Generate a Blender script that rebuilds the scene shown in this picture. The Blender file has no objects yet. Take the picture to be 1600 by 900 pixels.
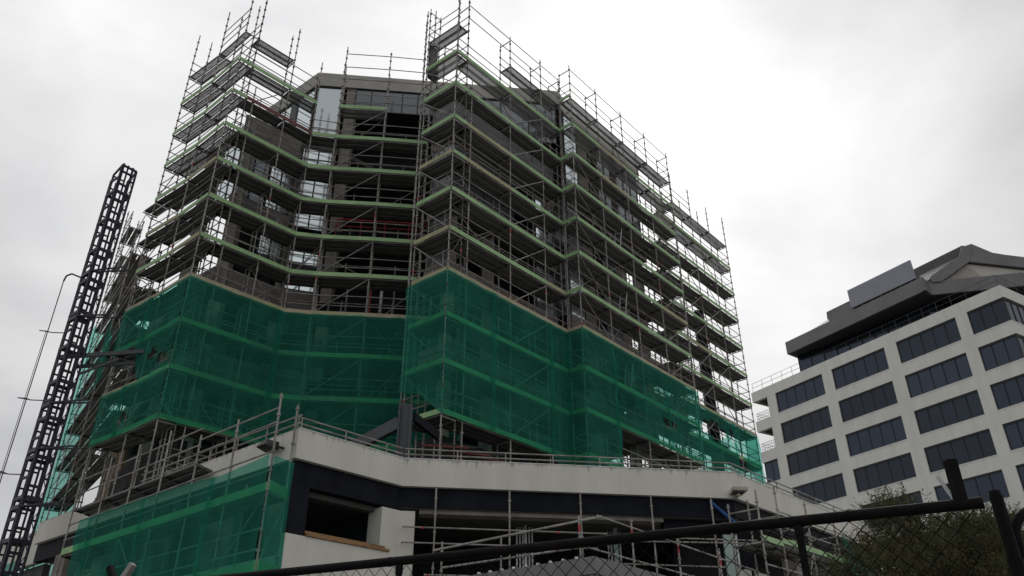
import bpy, math, random
from mathutils import Vector, noise
random.seed(7)
C = bpy.context.scene.collection
V = Vector
GROUND = -1.65
def lv(k): return 28.379 - 2.0 * k          # scaffold lift heights (camera height = 0)

# ------------------------------------------------------------------ materials
MATS = {}
def mat(name, col, rough=0.6, metal=0.0, var=0.25, scale=3.0, spec=0.5, col2=None, bump=0.0, stretch=(1,1,1), detail=5):
    m = bpy.data.materials.new(name); m.use_nodes = True
    nt = m.node_tree; b = nt.nodes['Principled BSDF']
    tc = nt.nodes.new('ShaderNodeTexCoord'); mp = nt.nodes.new('ShaderNodeMapping')
    mp.inputs['Scale'].default_value = stretch
    nz = nt.nodes.new('ShaderNodeTexNoise'); nz.inputs['Scale'].default_value = scale
    nz.inputs['Detail'].default_value = detail; nz.inputs['Roughness'].default_value = 0.65
    rp = nt.nodes.new('ShaderNodeValToRGB')
    c2 = col2 or tuple(c * (1 - var) for c in col)
    rp.color_ramp.elements[0].position = 0.35; rp.color_ramp.elements[0].color = (*c2, 1)
    rp.color_ramp.elements[1].position = 0.62; rp.color_ramp.elements[1].color = (*col, 1)
    nt.links.new(tc.outputs['Object'], mp.inputs['Vector']); nt.links.new(mp.outputs['Vector'], nz.inputs['Vector'])
    nt.links.new(nz.outputs['Fac'], rp.inputs['Fac']); nt.links.new(rp.outputs['Color'], b.inputs['Base Color'])
    b.inputs['Roughness'].default_value = rough; b.inputs['Metallic'].default_value = metal
    b.inputs['Specular IOR Level'].default_value = spec
    if bump:
        bp = nt.nodes.new('ShaderNodeBump'); bp.inputs['Strength'].default_value = bump; bp.inputs['Distance'].default_value = 0.02
        nt.links.new(nz.outputs['Fac'], bp.inputs['Height']); nt.links.new(bp.outputs['Normal'], b.inputs['Normal'])
    MATS[name] = m; return m
mat('galvanised_tube', (0.33, 0.32, 0.30), 0.5, 0.25, col2=(0.15, 0.135, 0.12), scale=1.6)
mat('steel_plank', (0.23, 0.225, 0.21), 0.75, 0.0, col2=(0.14, 0.135, 0.125), scale=1.2)
mat('perforated_plank', (0.56, 0.56, 0.565), 0.6, 0.0, col2=(0.44, 0.44, 0.44), scale=1.2)
mat('plank_edge', (0.12, 0.118, 0.115), 0.6, 0.1, var=0.3)
mat('green_toe_board', (0.30, 0.47, 0.225), 0.6, 0, col2=(0.215, 0.35, 0.165), scale=0.9)
mat('faded_toe_board', (0.36, 0.36, 0.21), 0.7, 0, col2=(0.27, 0.25, 0.15), scale=0.9)
mat('timber_toe_board', (0.40, 0.34, 0.24), 0.7, 0, col2=(0.28, 0.25, 0.16), scale=1.2)
mat('red_paint', (0.38, 0.035, 0.04), 0.6, 0)
mat('parapet_render', (0.60, 0.585, 0.53), 0.8, 0, col2=(0.53, 0.515, 0.46), scale=1.1, stretch=(1, 1, 0.22), detail=8)
def drip_stains(name, ztop):               # dark drips below the parapet top (object z of its top edge)
    nt = MATS[name].node_tree; L = nt.links.new; p = nt.nodes['Principled BSDF']
    src = p.inputs['Base Color'].links[0].from_socket
    tc = nt.nodes.new('ShaderNodeTexCoord'); mp = nt.nodes.new('ShaderNodeMapping'); mp.inputs['Scale'].default_value = (5.5, 5.5, 0.25)
    nz = nt.nodes.new('ShaderNodeTexNoise'); nz.inputs['Scale'].default_value = 1.6; nz.inputs['Detail'].default_value = 6; nz.inputs['Roughness'].default_value = 0.7
    pw = nt.nodes.new('ShaderNodeMath'); pw.operation = 'POWER'; pw.inputs[1].default_value = 7.0
    ml = nt.nodes.new('ShaderNodeMath'); ml.operation = 'MULTIPLY_ADD'; ml.inputs[1].default_value = 4.2; ml.inputs[2].default_value = 0.0
    sp = nt.nodes.new('ShaderNodeSeparateXYZ'); sb = nt.nodes.new('ShaderNodeMath'); sb.operation = 'SUBTRACT'; sb.inputs[0].default_value = ztop
    mr = nt.nodes.new('ShaderNodeMapRange'); mr.inputs['From Min'].default_value = -0.03; mr.inputs['From Max'].default_value = 0.05; mr.inputs['To Max'].default_value = 0.5
    df = nt.nodes.new('ShaderNodeMath'); df.operation = 'SUBTRACT'
    mx = nt.nodes.new('ShaderNodeMixRGB'); mx.inputs['Color2'].default_value = (0.13, 0.12, 0.095, 1)
    L(tc.outputs['Object'], mp.inputs[0]); L(mp.outputs[0], nz.inputs['Vector']); L(nz.outputs['Fac'], pw.inputs[0]); L(pw.outputs[0], ml.inputs[0])
    L(tc.outputs['Object'], sp.inputs[0]); L(sp.outputs['Z'], sb.inputs[1]); L(ml.outputs[0], df.inputs[0]); L(sb.outputs[0], df.inputs[1])
    L(df.outputs[0], mr.inputs['Value']); L(mr.outputs['Result'], mx.inputs['Fac']); L(src, mx.inputs['Color1']); L(mx.outputs[0], p.inputs['Base Color'])
drip_stains('parapet_render', 7.5-GROUND)
mat('spandrel_concrete', (0.21, 0.195, 0.175), 0.85, 0, col2=(0.14, 0.13, 0.12), scale=0.8, detail=8)
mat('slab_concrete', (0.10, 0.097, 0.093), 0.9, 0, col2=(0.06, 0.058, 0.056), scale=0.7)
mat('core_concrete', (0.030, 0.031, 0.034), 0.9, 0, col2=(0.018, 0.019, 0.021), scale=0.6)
mat('column_concrete', (0.26, 0.24, 0.21), 0.9, 0, col2=(0.17, 0.155, 0.135), scale=1.2)
mat('roof_fascia', (0.36, 0.35, 0.32), 0.8, 0, col2=(0.30, 0.29, 0.27), scale=0.6)
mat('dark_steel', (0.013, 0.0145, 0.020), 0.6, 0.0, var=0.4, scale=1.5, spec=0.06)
mat('grey_steel', (0.06, 0.065, 0.074), 0.6, 0.0, var=0.3, scale=1.5)
mat('mast_steel', (0.030, 0.026, 0.042), 0.5, 0.3, var=0.4, scale=3)
mat('timber', (0.30, 0.17, 0.07), 0.7, 0, col2=(0.17, 0.09, 0.04), scale=2, stretch=(1, 1, 6))
mat('plywood', (0.26, 0.16, 0.09), 0.8, 0, col2=(0.18, 0.11, 0.06), scale=1.5)
mat('blue_paint', (0.01, 0.075, 0.27), 0.5, 0)
mat('wall_panel_green', (0.36, 0.47, 0.43), 0.8, 0, var=0.12)
mat('white_metal', (0.62, 0.64, 0.64), 0.5, 0.1, var=0.15)
mat('aluminium', (0.55, 0.55, 0.55), 0.4, 0.6, var=0.2)
mat('office_wall', (0.67, 0.675, 0.625), 0.75, 0, col2=(0.585, 0.59, 0.54), scale=0.9, detail=8, stretch=(1, 1, 0.25))
mat('office_sill', (0.78, 0.77, 0.73), 0.6, 0, var=0.1)
mat('dark_frame', (0.012, 0.014, 0.018), 0.4, 0.2, var=0.2)
mat('roof_metal', (0.155, 0.155, 0.158), 0.5, 0.15, var=0.18, scale=0.4)
mat('roof_metal_dark', (0.075, 0.075, 0.08), 0.55, 0.1, var=0.2, scale=0.4)
mat('screen_panel', (0.24, 0.25, 0.285), 0.5, 0.1, var=0.1, scale=0.5)
mat('ribbed_cladding', (0.56, 0.53, 0.49), 0.6, 0.1, var=0.1, scale=0.5)
mat('black_fence_paint', (0.006, 0.0055, 0.006), 0.55, 0.0, col2=(0.010, 0.008, 0.0075), scale=14, bump=0.3, spec=0.05)
mat('asphalt', (0.055, 0.055, 0.057), 0.9, 0, var=0.3, scale=6, bump=0.4)
mat('footpath_concrete', (0.30, 0.29, 0.27), 0.9, 0, var=0.2, scale=3)
mat('kerb_stone', (0.33, 0.32, 0.30), 0.9, 0, var=0.2, scale=3)
mat('lane_paint', (0.75, 0.75, 0.72), 0.7, 0, var=0.2, scale=5)
mat('bark', (0.09, 0.065, 0.045), 0.9, 0, var=0.4, scale=12, bump=0.6)
mat('grey_canopy', (0.16, 0.16, 0.155), 0.6, 0.2, var=0.25, scale=2)
mat('wall_sheet', (0.13, 0.135, 0.14), 0.6, 0.0, var=0.2, scale=0.8)
mat('parapet_highlight', (0.78, 0.77, 0.74), 0.5, 0, var=0.2, scale=2)  # pale colour for the wet highlight painted along the parapet top
mat('dull_red_board', (0.16, 0.05, 0.05), 0.7, 0)
mat('lamp_black', (0.015, 0.015, 0.017), 0.4, 0.2)
mat('lamp_cream', (0.46, 0.43, 0.36), 0.6, 0)
mat('lamp_lens', (0.10, 0.11, 0.12), 0.15, 0)
mat('rubble_dark', (0.03, 0.028, 0.026), 0.9, 0)
mat('rusty_steel', (0.16, 0.035, 0.03), 0.8, 0)

def leaf_mat(name, a, b, s):
    m = mat(name, a, 0.6, 0, col2=b, scale=s, spec=0.25); nt = m.node_tree; p = nt.nodes['Principled BSDF']
    tr = nt.nodes.new('ShaderNodeBsdfTranslucent'); mx = nt.nodes.new('ShaderNodeMixShader'); mx.inputs[0].default_value = 0.25
    tr.inputs[0].default_value = (a[0]*1.1, a[1]*1.1, a[2]*0.8, 1)
    o = nt.nodes['Material Output']
    nt.links.new(p.outputs[0], mx.inputs[1]); nt.links.new(tr.outputs[0], mx.inputs[2]); nt.links.new(mx.outputs[0], o.inputs[0])
leaf_mat('olive_leaves', (0.074, 0.072, 0.031), (0.036, 0.040, 0.018), 2.2)
leaf_mat('green_leaves', (0.058, 0.072, 0.024), (0.032, 0.042, 0.015), 2.2)

def glass_mat(name, tint, rough, base, coat, spec=0.5):
    m = bpy.data.materials.new(name); m.use_nodes = True; nt = m.node_tree
    b = nt.nodes['Principled BSDF']; o = nt.nodes['Material Output']
    b.inputs['Base Color'].default_value = (*base, 1); b.inputs['Roughness'].default_value = 0.25; b.inputs['Specular IOR Level'].default_value = spec
    g = nt.nodes.new('ShaderNodeBsdfGlossy'); g.inputs['Color'].default_value = (*tint, 1); g.inputs['Roughness'].default_value = rough
    mx = nt.nodes.new('ShaderNodeMixShader'); mx.inputs[0].default_value = coat
    tc = nt.nodes.new('ShaderNodeTexCoord'); nz = nt.nodes.new('ShaderNodeTexNoise'); nz.inputs['Scale'].default_value = 0.5
    bp = nt.nodes.new('ShaderNodeBump'); bp.inputs['Strength'].default_value = 0.06; bp.inputs['Distance'].default_value = 0.15
    nt.links.new(tc.outputs['Object'], nz.inputs['Vector']); nt.links.new(nz.outputs['Fac'], bp.inputs['Height'])
    nt.links.new(bp.outputs['Normal'], g.inputs['Normal'])
    oi = nt.nodes.new('ShaderNodeObjectInfo'); mr = nt.nodes.new('ShaderNodeMapRange'); mr.inputs['To Min'].default_value = coat*0.65; mr.inputs['To Max'].default_value = min(1, coat*1.45)
    nt.links.new(oi.outputs['Random'], mr.inputs['Value']); nt.links.new(mr.outputs['Result'], mx.inputs[0])
    nt.links.new(b.outputs[0], mx.inputs[1]); nt.links.new(g.outputs[0], mx.inputs[2]); nt.links.new(mx.outputs[0], o.inputs[0])
    MATS[name] = m
glass_mat('mirror_glazing', (0.70, 0.77, 0.79), 0.10, (0.2, 0.22, 0.23), 0.72)
glass_mat('grey_glazing', (0.60, 0.66, 0.70), 0.08, (0.045, 0.05, 0.055), 0.13)
glass_mat('tinted_glazing', (0.50, 0.66, 1.0), 0.05, (0.006, 0.008, 0.013), 0.032, 0.22)

def net_mat(name):
    m = bpy.data.materials.new(name); m.use_nodes = True; nt = m.node_tree
    nt.nodes.remove(nt.nodes['Principled BSDF']); o = nt.nodes['Material Output']
    L = nt.links.new
    d = nt.nodes.new('ShaderNodeBsdfDiffuse'); d.inputs['Color'].default_value = (0.042, 0.265, 0.19, 1)
    tl = nt.nodes.new('ShaderNodeBsdfTranslucent'); tl.inputs['Color'].default_value = (0.04, 0.36, 0.27, 1)
    tp = nt.nodes.new('ShaderNodeBsdfTransparent'); tp.inputs['Color'].default_value = (0.42, 0.84, 0.73, 1)
    m1 = nt.nodes.new('ShaderNodeMixShader'); m1.inputs[0].default_value = 0.3
    m2 = nt.nodes.new('ShaderNodeMixShader')
    tc = nt.nodes.new('ShaderNodeTexCoord'); nz = nt.nodes.new('ShaderNodeTexNoise'); nz.inputs['Scale'].default_value = 0.7; nz.inputs['Detail'].default_value = 8
    mr = nt.nodes.new('ShaderNodeMapRange'); mr.inputs['From Min'].default_value = 0.3; mr.inputs['From Max'].default_value = 0.7
    mr.inputs['To Min'].default_value = 0.50; mr.inputs['To Max'].default_value = 0.70
    L(tc.outputs['Object'], nz.inputs['Vector']); L(nz.outputs['Fac'], mr.inputs['Value'])
    mp = nt.nodes.new('ShaderNodeMapping'); mp.inputs['Scale'].default_value = (3.2, 3.2, 0.35); mp.inputs['Rotation'].default_value = (0.25, 0.2, 0)
    n2 = nt.nodes.new('ShaderNodeTexNoise'); n2.inputs['Scale'].default_value = 1.3; n2.inputs['Detail'].default_value = 7; n2.inputs['Roughness'].default_value = 0.7
    m3 = nt.nodes.new('ShaderNodeMapRange'); m3.inputs['From Min'].default_value = 0.3; m3.inputs['From Max'].default_value = 0.7; m3.inputs['To Min'].default_value = -0.09; m3.inputs['To Max'].default_value = 0.09
    ad = nt.nodes.new('ShaderNodeMath'); ad.operation = 'ADD'
    L(tc.outputs['Object'], mp.inputs[0]); L(mp.outputs[0], n2.inputs['Vector']); L(n2.outputs['Fac'], m3.inputs['Value'])
    L(mr.outputs['Result'], ad.inputs[0]); L(m3.outputs['Result'], ad.inputs[1]); L(ad.outputs[0], m2.inputs[0])
    L(d.outputs[0], m1.inputs[1]); L(tl.outputs[0], m1.inputs[2])
    L(m1.outputs[0], m2.inputs[1]); L(tp.outputs[0], m2.inputs[2]); L(m2.outputs[0], o.inputs[0])
    MATS[name] = m
net_mat('green_debris_net')
def perforate(name, amount):               # rows of punched holes in the steel planks
    nt = MATS[name].node_tree; L = nt.links.new; o = nt.nodes['Material Output']; p = nt.nodes['Principled BSDF']
    tc = nt.nodes.new('ShaderNodeTexCoord'); vo = nt.nodes.new('ShaderNodeTexVoronoi'); vo.inputs['Scale'].default_value = 22; vo.inputs['Randomness'].default_value = 0.15
    lt = nt.nodes.new('ShaderNodeMath'); lt.operation = 'LESS_THAN'; lt.inputs[1].default_value = amount
    tp = nt.nodes.new('ShaderNodeBsdfTransparent'); mx = nt.nodes.new('ShaderNodeMixShader')
    L(tc.outputs['Object'], vo.inputs['Vector']); L(vo.outputs['Distance'], lt.inputs[0]); L(lt.outputs[0], mx.inputs[0])
    L(p.outputs[0], mx.inputs[1]); L(tp.outputs[0], mx.inputs[2]); L(mx.outputs[0], o.inputs[0])
perforate('perforated_plank', 0.38)

# ------------------------------------------------------------------ mesh helpers
class MB:
    def __init__(s): s.v = []; s.f = []
    def tube(s, p, q, r, n=6, r2=None, cap=True):
        p = V(p); q = V(q); d = q - p
        if d.length < 1e-6: return s
        d.normalize(); a = V((0, 0, 1)) if abs(d.z) < 0.9 else V((1, 0, 0))
        u = d.cross(a).normalized(); w = d.cross(u); i = len(s.v); r2 = r if r2 is None else r2
        for (c, rr) in ((p, r), (q, r2)):
            for k in range(n):
                t = 2 * math.pi * k / n; s.v.append(c + (u * math.cos(t) + w * math.sin(t)) * rr)
        for k in range(n): s.f.append((i + k, i + (k + 1) % n, i + n + (k + 1) % n, i + n + k))
        if cap: s.f.append(tuple(i + k for k in reversed(range(n)))); s.f.append(tuple(i + n + k for k in range(n)))
        return s
    def path(s, pts, r, n=6):
        for a, b in zip(pts, pts[1:]): s.tube(a, b, r, n)
        return s
    def hexa(s, b, t):                     # 4 bottom points and 4 top points
        i = len(s.v); s.v += [V(p) for p in b] + [V(p) for p in t]
        s.f += [(i+3, i+2, i+1, i), (i+4, i+5, i+6, i+7)]
        for k in range(4): s.f.append((i+k, i+(k+1) % 4, i+4+(k+1) % 4, i+4+k))
        return s
    def prism(s, poly, z0, z1):
        i = len(s.v); n = len(poly)
        s.v += [V((p[0], p[1], z0)) for p in poly] + [V((p[0], p[1], z1)) for p in poly]
        s.f.append(tuple(i+k for k in reversed(range(n)))); s.f.append(tuple(i+n+k for k in range(n)))
        for k in range(n): s.f.append((i+k, i+(k+1) % n, i+n+(k+1) % n, i+n+k))
        return s
    def wall(s, a, b, z0, z1, t, out=None):   # vertical board from a to b, its outer face on the line, thickness t towards out
        a = V((a[0], a[1])); b = V((b[0], b[1])); o = V((out[0], out[1])).normalized() * t
        s.hexa([(a.x, a.y, z0), (b.x, b.y, z0), (b.x+o.x, b.y+o.y, z0), (a.x+o.x, a.y+o.y, z0)],
               [(a.x, a.y, z1), (b.x, b.y, z1), (b.x+o.x, b.y+o.y, z1), (a.x+o.x, a.y+o.y, z1)])
        return s
    def beam(s, p, q, w, h):               # rectangular bar, h vertical-ish
        p = V(p); q = V(q); d = (q-p).normalized(); up = V((0, 0, 1)) if abs(d.z) < 0.9 else V((0, 1, 0))
        u = d.cross(up).normalized() * w / 2; k = u.cross(d).normalized() * h / 2
        s.hexa([p-u-k, q-u-k, q+u-k, p+u-k], [p-u+k, q-u+k, q+u+k, p+u+k]); return s
    def quad(s, a, b, c, d):
        i = len(s.v); s.v += [V(a), V(b), V(c), V(d)]; s.f.append((i, i+1, i+2, i+3)); return s
    def build(s, name, m, parent=None, label=None, smooth=False, at=None):
        me = bpy.data.meshes.new(name)
        off = V((0, 0, 0))
        if parent is not None: off = ORG[parent.name]
        elif at is not None: off = V(at)
        me.from_pydata([tuple(p - off) for p in s.v], [], s.f); me.update()
        o = bpy.data.objects.new(name, me); C.objects.link(o)
        me.materials.append(MATS[m])
        if smooth:
            for p in me.polygons: p.use_smooth = True
        if parent is not None: o.parent = parent; ORG[o.name] = off
        else: o.location = off; ORG[o.name] = off
        if label: o['label'] = label
        return o
ORG = {}
def thing(name, loc, label, cat, group=None):
    o = bpy.data.objects.new(name, None); C.objects.link(o); o.location = loc; o.empty_display_size = 0.5
    o['label'] = label; o['category'] = cat
    if group: o['group'] = group
    ORG[o.name] = V(loc); return o
def tag(o, label, cat, group=None):
    o['label'] = label; o['category'] = cat
    if group: o['group'] = group
    return o
def structure(o): o['kind'] = 'structure'; return o
def v2(p): return V((p[0], p[1]))
def p3(p, z): return V((p[0], p[1], z))
def lerp(a, b, t): return v2(a) + (v2(b) - v2(a)) * t

# ------------------------------------------------------------------ scaffold
R_ST, R_RA = 0.029, 0.0235
def standard(mb, p, z0, z1):
    mb.tube(p3(p, z0), p3(p, z1), R_ST)
    z = math.ceil((z0 - lv(14)) / 0.5) * 0.5 + lv(14)
    while z < z1 - 0.05:
        mb.tube(p3(p, z - 0.025), p3(p, z + 0.025), 0.062, 6); z += 0.5
def toe_mat(kind, k):
    if k == 6 and kind != 'plain': return 'timber_toe_board' if random.random() < 0.65 else 'faded_toe_board'
    return 'faded_toe_board' if random.random() < 0.09 else 'green_toe_board'
def deck(a, b, ta, tb, z, parent, full=True, wide=False, mt='steel_plank'):
    a = v2(a); b = v2(b); ta = v2(ta); tb = v2(tb)
    rows = [(0.04, 0.46), (0.54, 0.96)] if full else [(0.04, 0.46)]
    if wide: rows = rows + [(1.06, 1.46)]
    e = (b - a).normalized() * 0.04; top = MB(); fl = MB()
    for f0, f1 in rows:
        p = [a+ta*f0+e, b+tb*f0-e, b+tb*f1-e, a+ta*f1+e]
        top.hexa([p3(q, z-0.012) for q in p], [p3(q, z) for q in p])
        for g, s in ((f0, 0.03), (f1, -0.03)):
            q = [a+ta*g+e, b+tb*g-e, b+tb*(g+s)-e, a+ta*(g+s)+e]
            fl.hexa([p3(x, z-0.075) for x in q], [p3(x, z-0.013) for x in q])
        for c in (0.0, 1.0):
            m = lerp(a, b, c)+(e if c == 0 else -e); tv = ta if c == 0 else tb; w = e*(1.4 if c == 0 else -1.4)
            q = [m+tv*f0, m+tv*f0+w, m+tv*f1+w, m+tv*f1]
            fl.hexa([p3(x, z-0.08) for x in q], [p3(x, z-0.0135) for x in q])
    o = top.build('deck', mt, parent)
    fl.build('deck_frame', 'plank_edge', o)
    return o
def brace(mb, a, b, za, zb): mb.tube(p3(a, za), p3(b, zb), R_RA)
def scaffold(label, pts, tvs, bays, tops_o, tops_i, zb, braces=(), endboards=(), half=(), plain=(), norail=(), toe='mix', tags=6, rails_top=None, lastpair=True, narrow=(), topbar=None, red=(), perf=0, loose=10, inner=True):
    """pts outer standards, tvs inward vectors, bays[i]=(kmin,kmax)."""
    n = len(pts); loc = p3(lerp(pts[0], pts[-1], 0.5), zb)
    t = thing('scaffold', loc, label, 'scaffold', 'scaffolding round the unfinished building')
    pts = [v2(p) for p in pts]; tvs = [v2(p) for p in tvs]
    for i in range(n):
        for (q, top) in ((pts[i], tops_o[i]), (pts[i]+tvs[i], tops_i[i])):
            if top is None: continue
            mb = MB(); standard(mb, q, zb, top); mb.build('standard', 'galvanised_tube', t)
        if inner:
            q = pts[i]+tvs[i]*1.52; ztop = lv(random.choice((1, 2)))+random.uniform(0.2, 1.2); mb = MB(); standard(mb, q, zb, ztop); mb.build('standard', 'galvanised_tube', t)
    for i in range(n - 1):
        a, b, ta, tb = pts[i], pts[i+1], tvs[i], tvs[i+1]
        out = -(ta + tb).normalized() * 0.045
        for k in range(bays[i][0], bays[i][1] + 1):
            z = lv(k); fl = (i, k) not in half
            deck(a, b, ta, tb, z, t, fl, k >= 2 and i not in narrow, 'perforated_plank' if k <= perf else 'steel_plank')
            if (i, k) not in plain:
                MB().wall(a + out, b + out, z - 0.03, z + 0.17, 0.035, out).build('toe_board', 'dull_red_board' if (i, k) in red else toe_mat(toe, k), t)
            def rod(nm, p, q): MB().tube(p, q, R_RA).build(nm, 'galvanised_tube', t)
            rod('ledger', p3(a, z-0.06), p3(b, z-0.06)); rod('ledger', p3(a+ta, z-0.06), p3(b+tb, z-0.06))
            if k >= 1 and (b-a).length > 1.3:
                q = lerp(a+ta*1.0, b+tb*1.0, 0.5); MB().tube(p3(q, z-0.06), p3(q, z+1.12), 0.02).build('rail_post', 'galvanised_tube', t)
            if (i, k) not in norail:
                for h in (0.5, 1.0):
                    rod('guard_rail', p3(a, z+h), p3(b, z+h)); rod('inner_rail', p3(a+ta, z+h), p3(b+tb, z+h))
    for i in range(n):
        ks = []
        for j in (i - 1, i):
            if 0 <= j < n - 1: ks += list(range(bays[j][0], bays[j][1] + 1))
        if not lastpair and i == n - 1: continue
        for k in sorted(set(ks)):
            MB().tube(p3(pts[i], lv(k)-0.11), p3(pts[i]+tvs[i], lv(k)-0.11), 0.033).build('transom', 'galvanised_tube', t)
    for (i, k, d, side) in braces:          # diagonal in bay i from level k up to k-1
        a, b = (pts[i], pts[i+1]) if side == 0 else (pts[i]+tvs[i], pts[i+1]+tvs[i+1])
        mb = MB(); o = -(tvs[i]).normalized() * 0.05
        if d > 0: brace(mb, a+o, b+o, lv(k)+0.05, lv(k-1)-0.1)
        else: brace(mb, b+o, a+o, lv(k)+0.05, lv(k-1)-0.1)
        mb.build('brace', 'galvanised_tube', t)
    for (i, k0, k1, board) in endboards:
        a = pts[i]; b = pts[i]+tvs[i]
        d = (pts[i]-pts[i+1 if i == 0 else i-1]).normalized()*0.05
        for k in range(k0, k1 + 1):
            z = lv(k)
            if board: MB().wall(a+d, b+d, z-0.03, z+0.17, 0.035, d).build('end_toe_board', toe_mat(toe, k), t)
            for h in (0.5, 1.0): MB().tube(p3(a, z+h), p3(b, z+h), R_RA).build('end_rail', 'galvanised_tube', t)
    if rails_top:
        for (i, zs) in rails_top:
            for z in zs: MB().tube(p3(pts[i], z), p3(pts[i+1], z), R_RA).build('top_rail', 'galvanised_tube', t)
    kk = [(i, k) for i in range(n-1) for k in range(bays[i][0]+1, bays[i][1]+1)]
    for j in range(min(loose, len(kk))):        # odd tubes and inner diagonals
        i, k = random.choice(kk); a, b = pts[i]+tvs[i]*1.02, pts[i+1]+tvs[i+1]*1.02; f0, f1 = random.uniform(0, 0.25), random.uniform(0.7, 1)
        z0, z1 = (lv(k)+0.05, lv(k-1)-0.1) if random.random() < 0.7 else (lv(k)+0.3, lv(k)+1.4)
        if random.random() < 0.5: z0, z1 = z1, z0
        MB().tube(p3(lerp(a, b, f0), z0), p3(lerp(a, b, f1), z1), R_RA).build('brace', 'galvanised_tube', t)
    if topbar:
        for i in range(n):
            if tops_o[i] and tops_i[i] and min(tops_o[i], tops_i[i]) > topbar: MB().tube(p3(pts[i], topbar), p3(pts[i]+tvs[i], topbar), 0.03).build('top_bar', 'galvanised_tube', t)
    for j in range(tags):
        i = random.randrange(n); z = lv(random.uniform(2, 9)); q = pts[i]
        MB().tube(p3(q, z), p3(q, z+0.13), 0.042, 8).build('red_band', 'red_paint', t)
    return t

def net(label, pts, ztop, zbot, outv=None, holes=(), amp=0.075, off=0.135, step=0.24, seed=0.0, zbf=None, bulge=0.0, overlap=True):
    """hanging net along plan polyline, top and bottom heights per point"""
    pts = [v2(p) for p in pts]; mb = MB(); verts = {}; i0 = 0
    if not isinstance(ztop, (list, tuple)): ztop = [ztop]*len(pts)
    if not isinstance(zbot, (list, tuple)): zbot = [zbot]*len(pts)
    S = []; s = 0.0
    for j in range(len(pts)-1):
        L = (pts[j+1]-pts[j]).length; n = max(1, int(L/step))
        for i in range(n): S.append((j, i/n, s + L*i/n))
        s += L
    S.append((len(pts)-2, 1.0, s))
    R = max(2, int((max(ztop)-min(zbot))/step)); cols = []
    NN = []
    for j in range(len(pts)-1):
        d = (pts[j+1]-pts[j]).normalized(); nn = V((d.y, -d.x))
        if nn.dot(pts[j]+pts[j+1]) > 0: nn = -nn
        NN.append(nn)
    VN = [NN[0]] + [(NN[j]+NN[j+1])/(1+NN[j].dot(NN[j+1])) for j in range(len(NN)-1)] + [NN[-1]]
    for (j, t, sd) in S:
        p = lerp(pts[j], pts[j+1], t); nn = lerp(VN[j], VN[j+1], t)
        zt = ztop[j]+(ztop[j+1]-ztop[j])*t; zb_ = zbot[j]+(zbot[j+1]-zbot[j])*t
        col = []
        for r in range(R+1):
            z = zt + (zb_-zt)*r/R
            lift = abs(math.sin(math.pi*(z-lv(0))/2.0))
            w = amp*noise.noise(V((sd*1.1+seed, z*0.9, seed*3))) + 0.4*amp*noise.noise(V((sd*0.6+z*0.5+seed, z*3.1, 5+seed)))
            e = 0.06*noise.noise(V((sd*1.7, seed, 9))) if r in (0, R) else 0.0
            q = p + nn*(off + w*(0.35+lift) + bulge*lift)
            col.append(len(mb.v)); mb.v.append(V((q.x, q.y, z + e)))
        cols.append((col, sd))
    def band(cells, lift):
        for (c0, c1, r) in cells:
            i = len(mb.v)
            for q in (c0[r], c1[r], c1[r+1], c0[r+1]):
                w = mb.v[q]; mb.v.append(V((w.x, w.y, w.z)) - v2(w).normalized().to_3d()*lift)
            mb.f.append((i, i+1, i+2, i+3))
    seam = 4.6 + 0.9*math.sin(seed*5)
    for (c0, s0), (c1, s1) in zip(cols, cols[1:]):
        if overlap and int((s0+0.9)/seam) != int((s1+0.9)/seam) and len(cols) > 6: band([(c0, c1, r) for r in range(R)], 0.025)
    def inh(sd, z):
        for (s0, s1, z0, z1) in holes:
            cs, cz = (s0+s1)/2, (z0+z1)/2
            u = ((sd-cs)/((s1-s0)/2)); v = ((z-cz)/((z1-z0)/2))
            g = 0.32*noise.noise(V((sd*2.3, z*2.3, 3.3)))
            if (abs(u)**3+abs(v)**3)**(1/3) < 1 + g: return True
        return False
    for (c0, s0), (c1, s1) in zip(cols, cols[1:]):
        for r in range(R):
            z = (mb.v[c0[r]].z+mb.v[c1[r+1]].z)/2
            if holes and inh((s0+s1)/2, z): continue
            mb.f.append((c0[r], c1[r], c1[r+1], c0[r+1]))
    o = mb.build('safety_net', 'green_debris_net', at=p3(lerp(pts[0], pts[-1], 0.5), min(zbot)), smooth=True)
    tag(o, label, 'safety net', 'green debris nets tied to the scaffolding')
    return o

# plan points of the outer scaffold faces (metres; camera at the origin, looking along +Y)
L0 = V((-16.9, 31.1)); M0 = V((-14.79, 29.5)); P1 = V((-13.0, 27.95)); R1 = V((-10.0, 31.03)); R2 = V((-8.85, 31.28))
Cm = V((-6.5, 31.5)); Ce = V((-4.3, 31.78)); Cz = V((-2.2, 32.0))
P2a = V((-4.12, 28.75)); P2 = V((-2.57, 27.5)); IE = V((2.3, 32.95)); P3 = V((3.18, 32.65)); E3 = V((9.82, 40.3))
G0 = V((8.9, 40.65)); G1 = V((10.36, 42.3)); G4 = V((15.08, 47.7))
uL = (L0-P1).normalized(); uR = (R1-P1).normalized(); uP = (IE-P2).normalized(); uQ = (E3-P3).normalized(); uG = (G4-G1).normalized()
nR = V((-uR.y, uR.x)); nP = V((-uP.y, uP.x)); nQ = V((-uQ.y, uQ.x)); nG = V((-uG.y, uG.x)); uPL = (P2a-P2).normalized()
W = 0.70
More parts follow.
